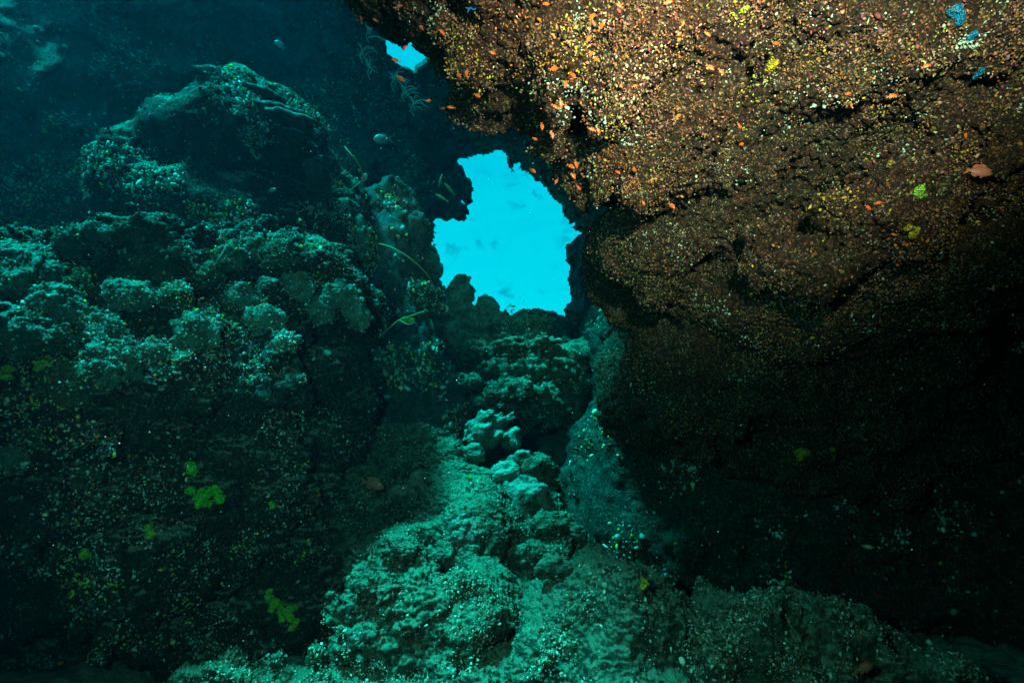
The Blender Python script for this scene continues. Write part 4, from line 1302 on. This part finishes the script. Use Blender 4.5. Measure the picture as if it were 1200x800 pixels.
def water_surface():
    n = 420
    a = np.linspace(-1, 1, n)
    a = np.sign(a) * np.abs(a) ** 1.6 * 110
    X, Y = np.meshgrid(a, a + 15, indexing='ij')
    x, y = X.ravel(), Y.ravel()
    p = np.stack([x, y, 0 * x], 1)
    z = SURF + 0.05 * fbm(p / 1.7, 4) + 0.08 * fbm(p * np.array([1, .6, 1]) / 4.0, 2)
    I = np.arange(n * n).reshape(n, n)
    f = np.stack([I[:-1, :-1].ravel(), I[1:, :-1].ravel(), I[1:, 1:].ravel(), I[:-1, 1:].ravel()], 1)
    s = NT('water_surface')
    g = s.n('NewGeometry')
    mp = s.n('Mapping', Rotation=(0, 0, 0.5), Scale=(1.0, 0.45, 1.0))
    s.l(g.outputs['Position'], mp.inputs[0])
    h = s.noise(mp.outputs[0], 1.3, 5, 0.62, 0.5)
    h2 = s.noise(mp.outputs[0], 0.4, 3, 0.5, 0.4)
    patch = step(s, h2, 0.42, 0.62)
    fac = s.math('MULTIPLY', step(s, h, 0.53, 0.64), patch)      # ripple shading painted into the tint as darker flecks
    lw = s.n('LayerWeight', Blend=0.5)
    bpn = s.n('Bump', Strength=0.5, Distance=0.5)
    s.l(h, bpn.inputs['Height'])
    s.l(bpn.outputs[0], lw.inputs['Normal'])
    graz = step(s, lw.outputs['Facing'], 0.25, 0.75)     # greener tint at low viewing angles, set for the window's brightness
    c0 = s.mix(graz, (0.001, 0.86, 0.93), (0.02, WGZ_G, WGZ_B))
    col = s.mix(fac, c0, s.mix(0.36, c0, (0.0, 0.25, 0.36)))
    tr = s.n('BsdfTransparent')
    s.l(col, tr.inputs[0])
    tl = s.n('BsdfTranslucent')
    s.l(s.mix(fac, (0.001, 0.75, 0.88), (0.0005, 0.3, 0.42)), tl.inputs[0])
    mx = s.n('MixShader', Fac=0.12)
    s.l(tr.outputs[0], mx.inputs[1])
    s.l(tl.outputs[0], mx.inputs[2])
    s.l(mx.outputs[0], s.out.inputs[0])
    o = link('water_surface', make_mesh('water_surface', np.stack([x, y, z], 1), f), s.m)
    tag(o, 'rippled sea surface seen from below through the window', 'water surface', kind='structure')


water_surface()

# the water itself: one closed box of even density from below the seabed to just under the surface
me = bpy.data.meshes.new('haze')
bm = bmesh.new()
bmesh.ops.create_cube(bm, size=1)
bmesh.ops.scale(bm, vec=(700, 700, SURF - 0.4 + 2.8), verts=bm.verts)
bmesh.ops.translate(bm, vec=(0, 20, (SURF - 0.4 - 2.8) / 2), verts=bm.verts)
bm.to_mesh(me)
s = NT('sea_water')
vol = s.n('VolumePrincipled', Density=HAZE_D)
vol.inputs['Color'].default_value = HAZE_C
vol.inputs['Absorption Color'].default_value = (0.0, 0.975, 0.98, 1)
vol.inputs['Anisotropy'].default_value = 0.6
s.l(vol.outputs[0], s.out.inputs['Volume'])
o = link('haze', me, s.m)
tag(o, 'blue-green sea water that fills the cavern and fades far rock', 'sea water', kind='stuff')

w = bpy.data.worlds.new('World')
scene.world = w
w.use_nodes = True
nt = w.node_tree
sky = nt.nodes.new('ShaderNodeTexSky')
sky.sky_type = 'NISHITA'
sky.sun_disc = False
SUN = Vector(SUN_TO).normalized()
sky.sun_elevation = math.asin(SUN.z)
sky.sun_rotation = math.atan2(SUN.x, SUN.y)
bg = nt.nodes['Background']
bg.inputs[1].default_value = SKY_S
nt.links.new(sky.outputs[0], bg.inputs[0])

sl = bpy.data.lights.new('sun', 'SUN')
sl.energy = SUN_E
sl.angle = math.radians(10)
sl.color = (1.0, 0.96, 0.9)
so = bpy.data.objects.new('sun', sl)
COL.objects.link(so)
so.rotation_euler = (-SUN).to_track_quat('-Z', 'Y').to_euler()


def strobe(name, loc, at, power, size=65, blend=1.0, r=0.05, col=(1.0, 0.93, 0.85)):
    """one of the photographer's two flash heads, held on arms beside the camera"""
    l = bpy.data.lights.new(name, 'SPOT')
    l.energy = power
    l.spot_size = math.radians(size)
    l.spot_blend = blend
    l.shadow_soft_size = r
    l.color = col
    ob = bpy.data.objects.new(name, l)
    COL.objects.link(ob)
    ob.location = loc
    ob.rotation_euler = (Vector(at) - Vector(loc)).to_track_quat('-Z', 'Y').to_euler()
    return ob


for (n_, l_, a_, p_, s_, c_) in STROBES:
    strobe(n_, l_, a_, p_, s_, col=c_)

scene.view_settings.view_transform = 'Standard'
scene.view_settings.look = 'None'
scene.view_settings.exposure = EXPO
scene.view_settings.gamma = 1
cy = scene.cycles
scene.render.engine = 'CYCLES'
cy.max_bounces = 3
cy.diffuse_bounces = 1
cy.glossy_bounces = 1
cy.transmission_bounces = 2
cy.volume_bounces = 0
cy.transparent_max_bounces = 6
cy.use_denoising = True
cy.caustics_reflective = False
cy.caustics_refractive = False
cy.sample_clamp_indirect = 4
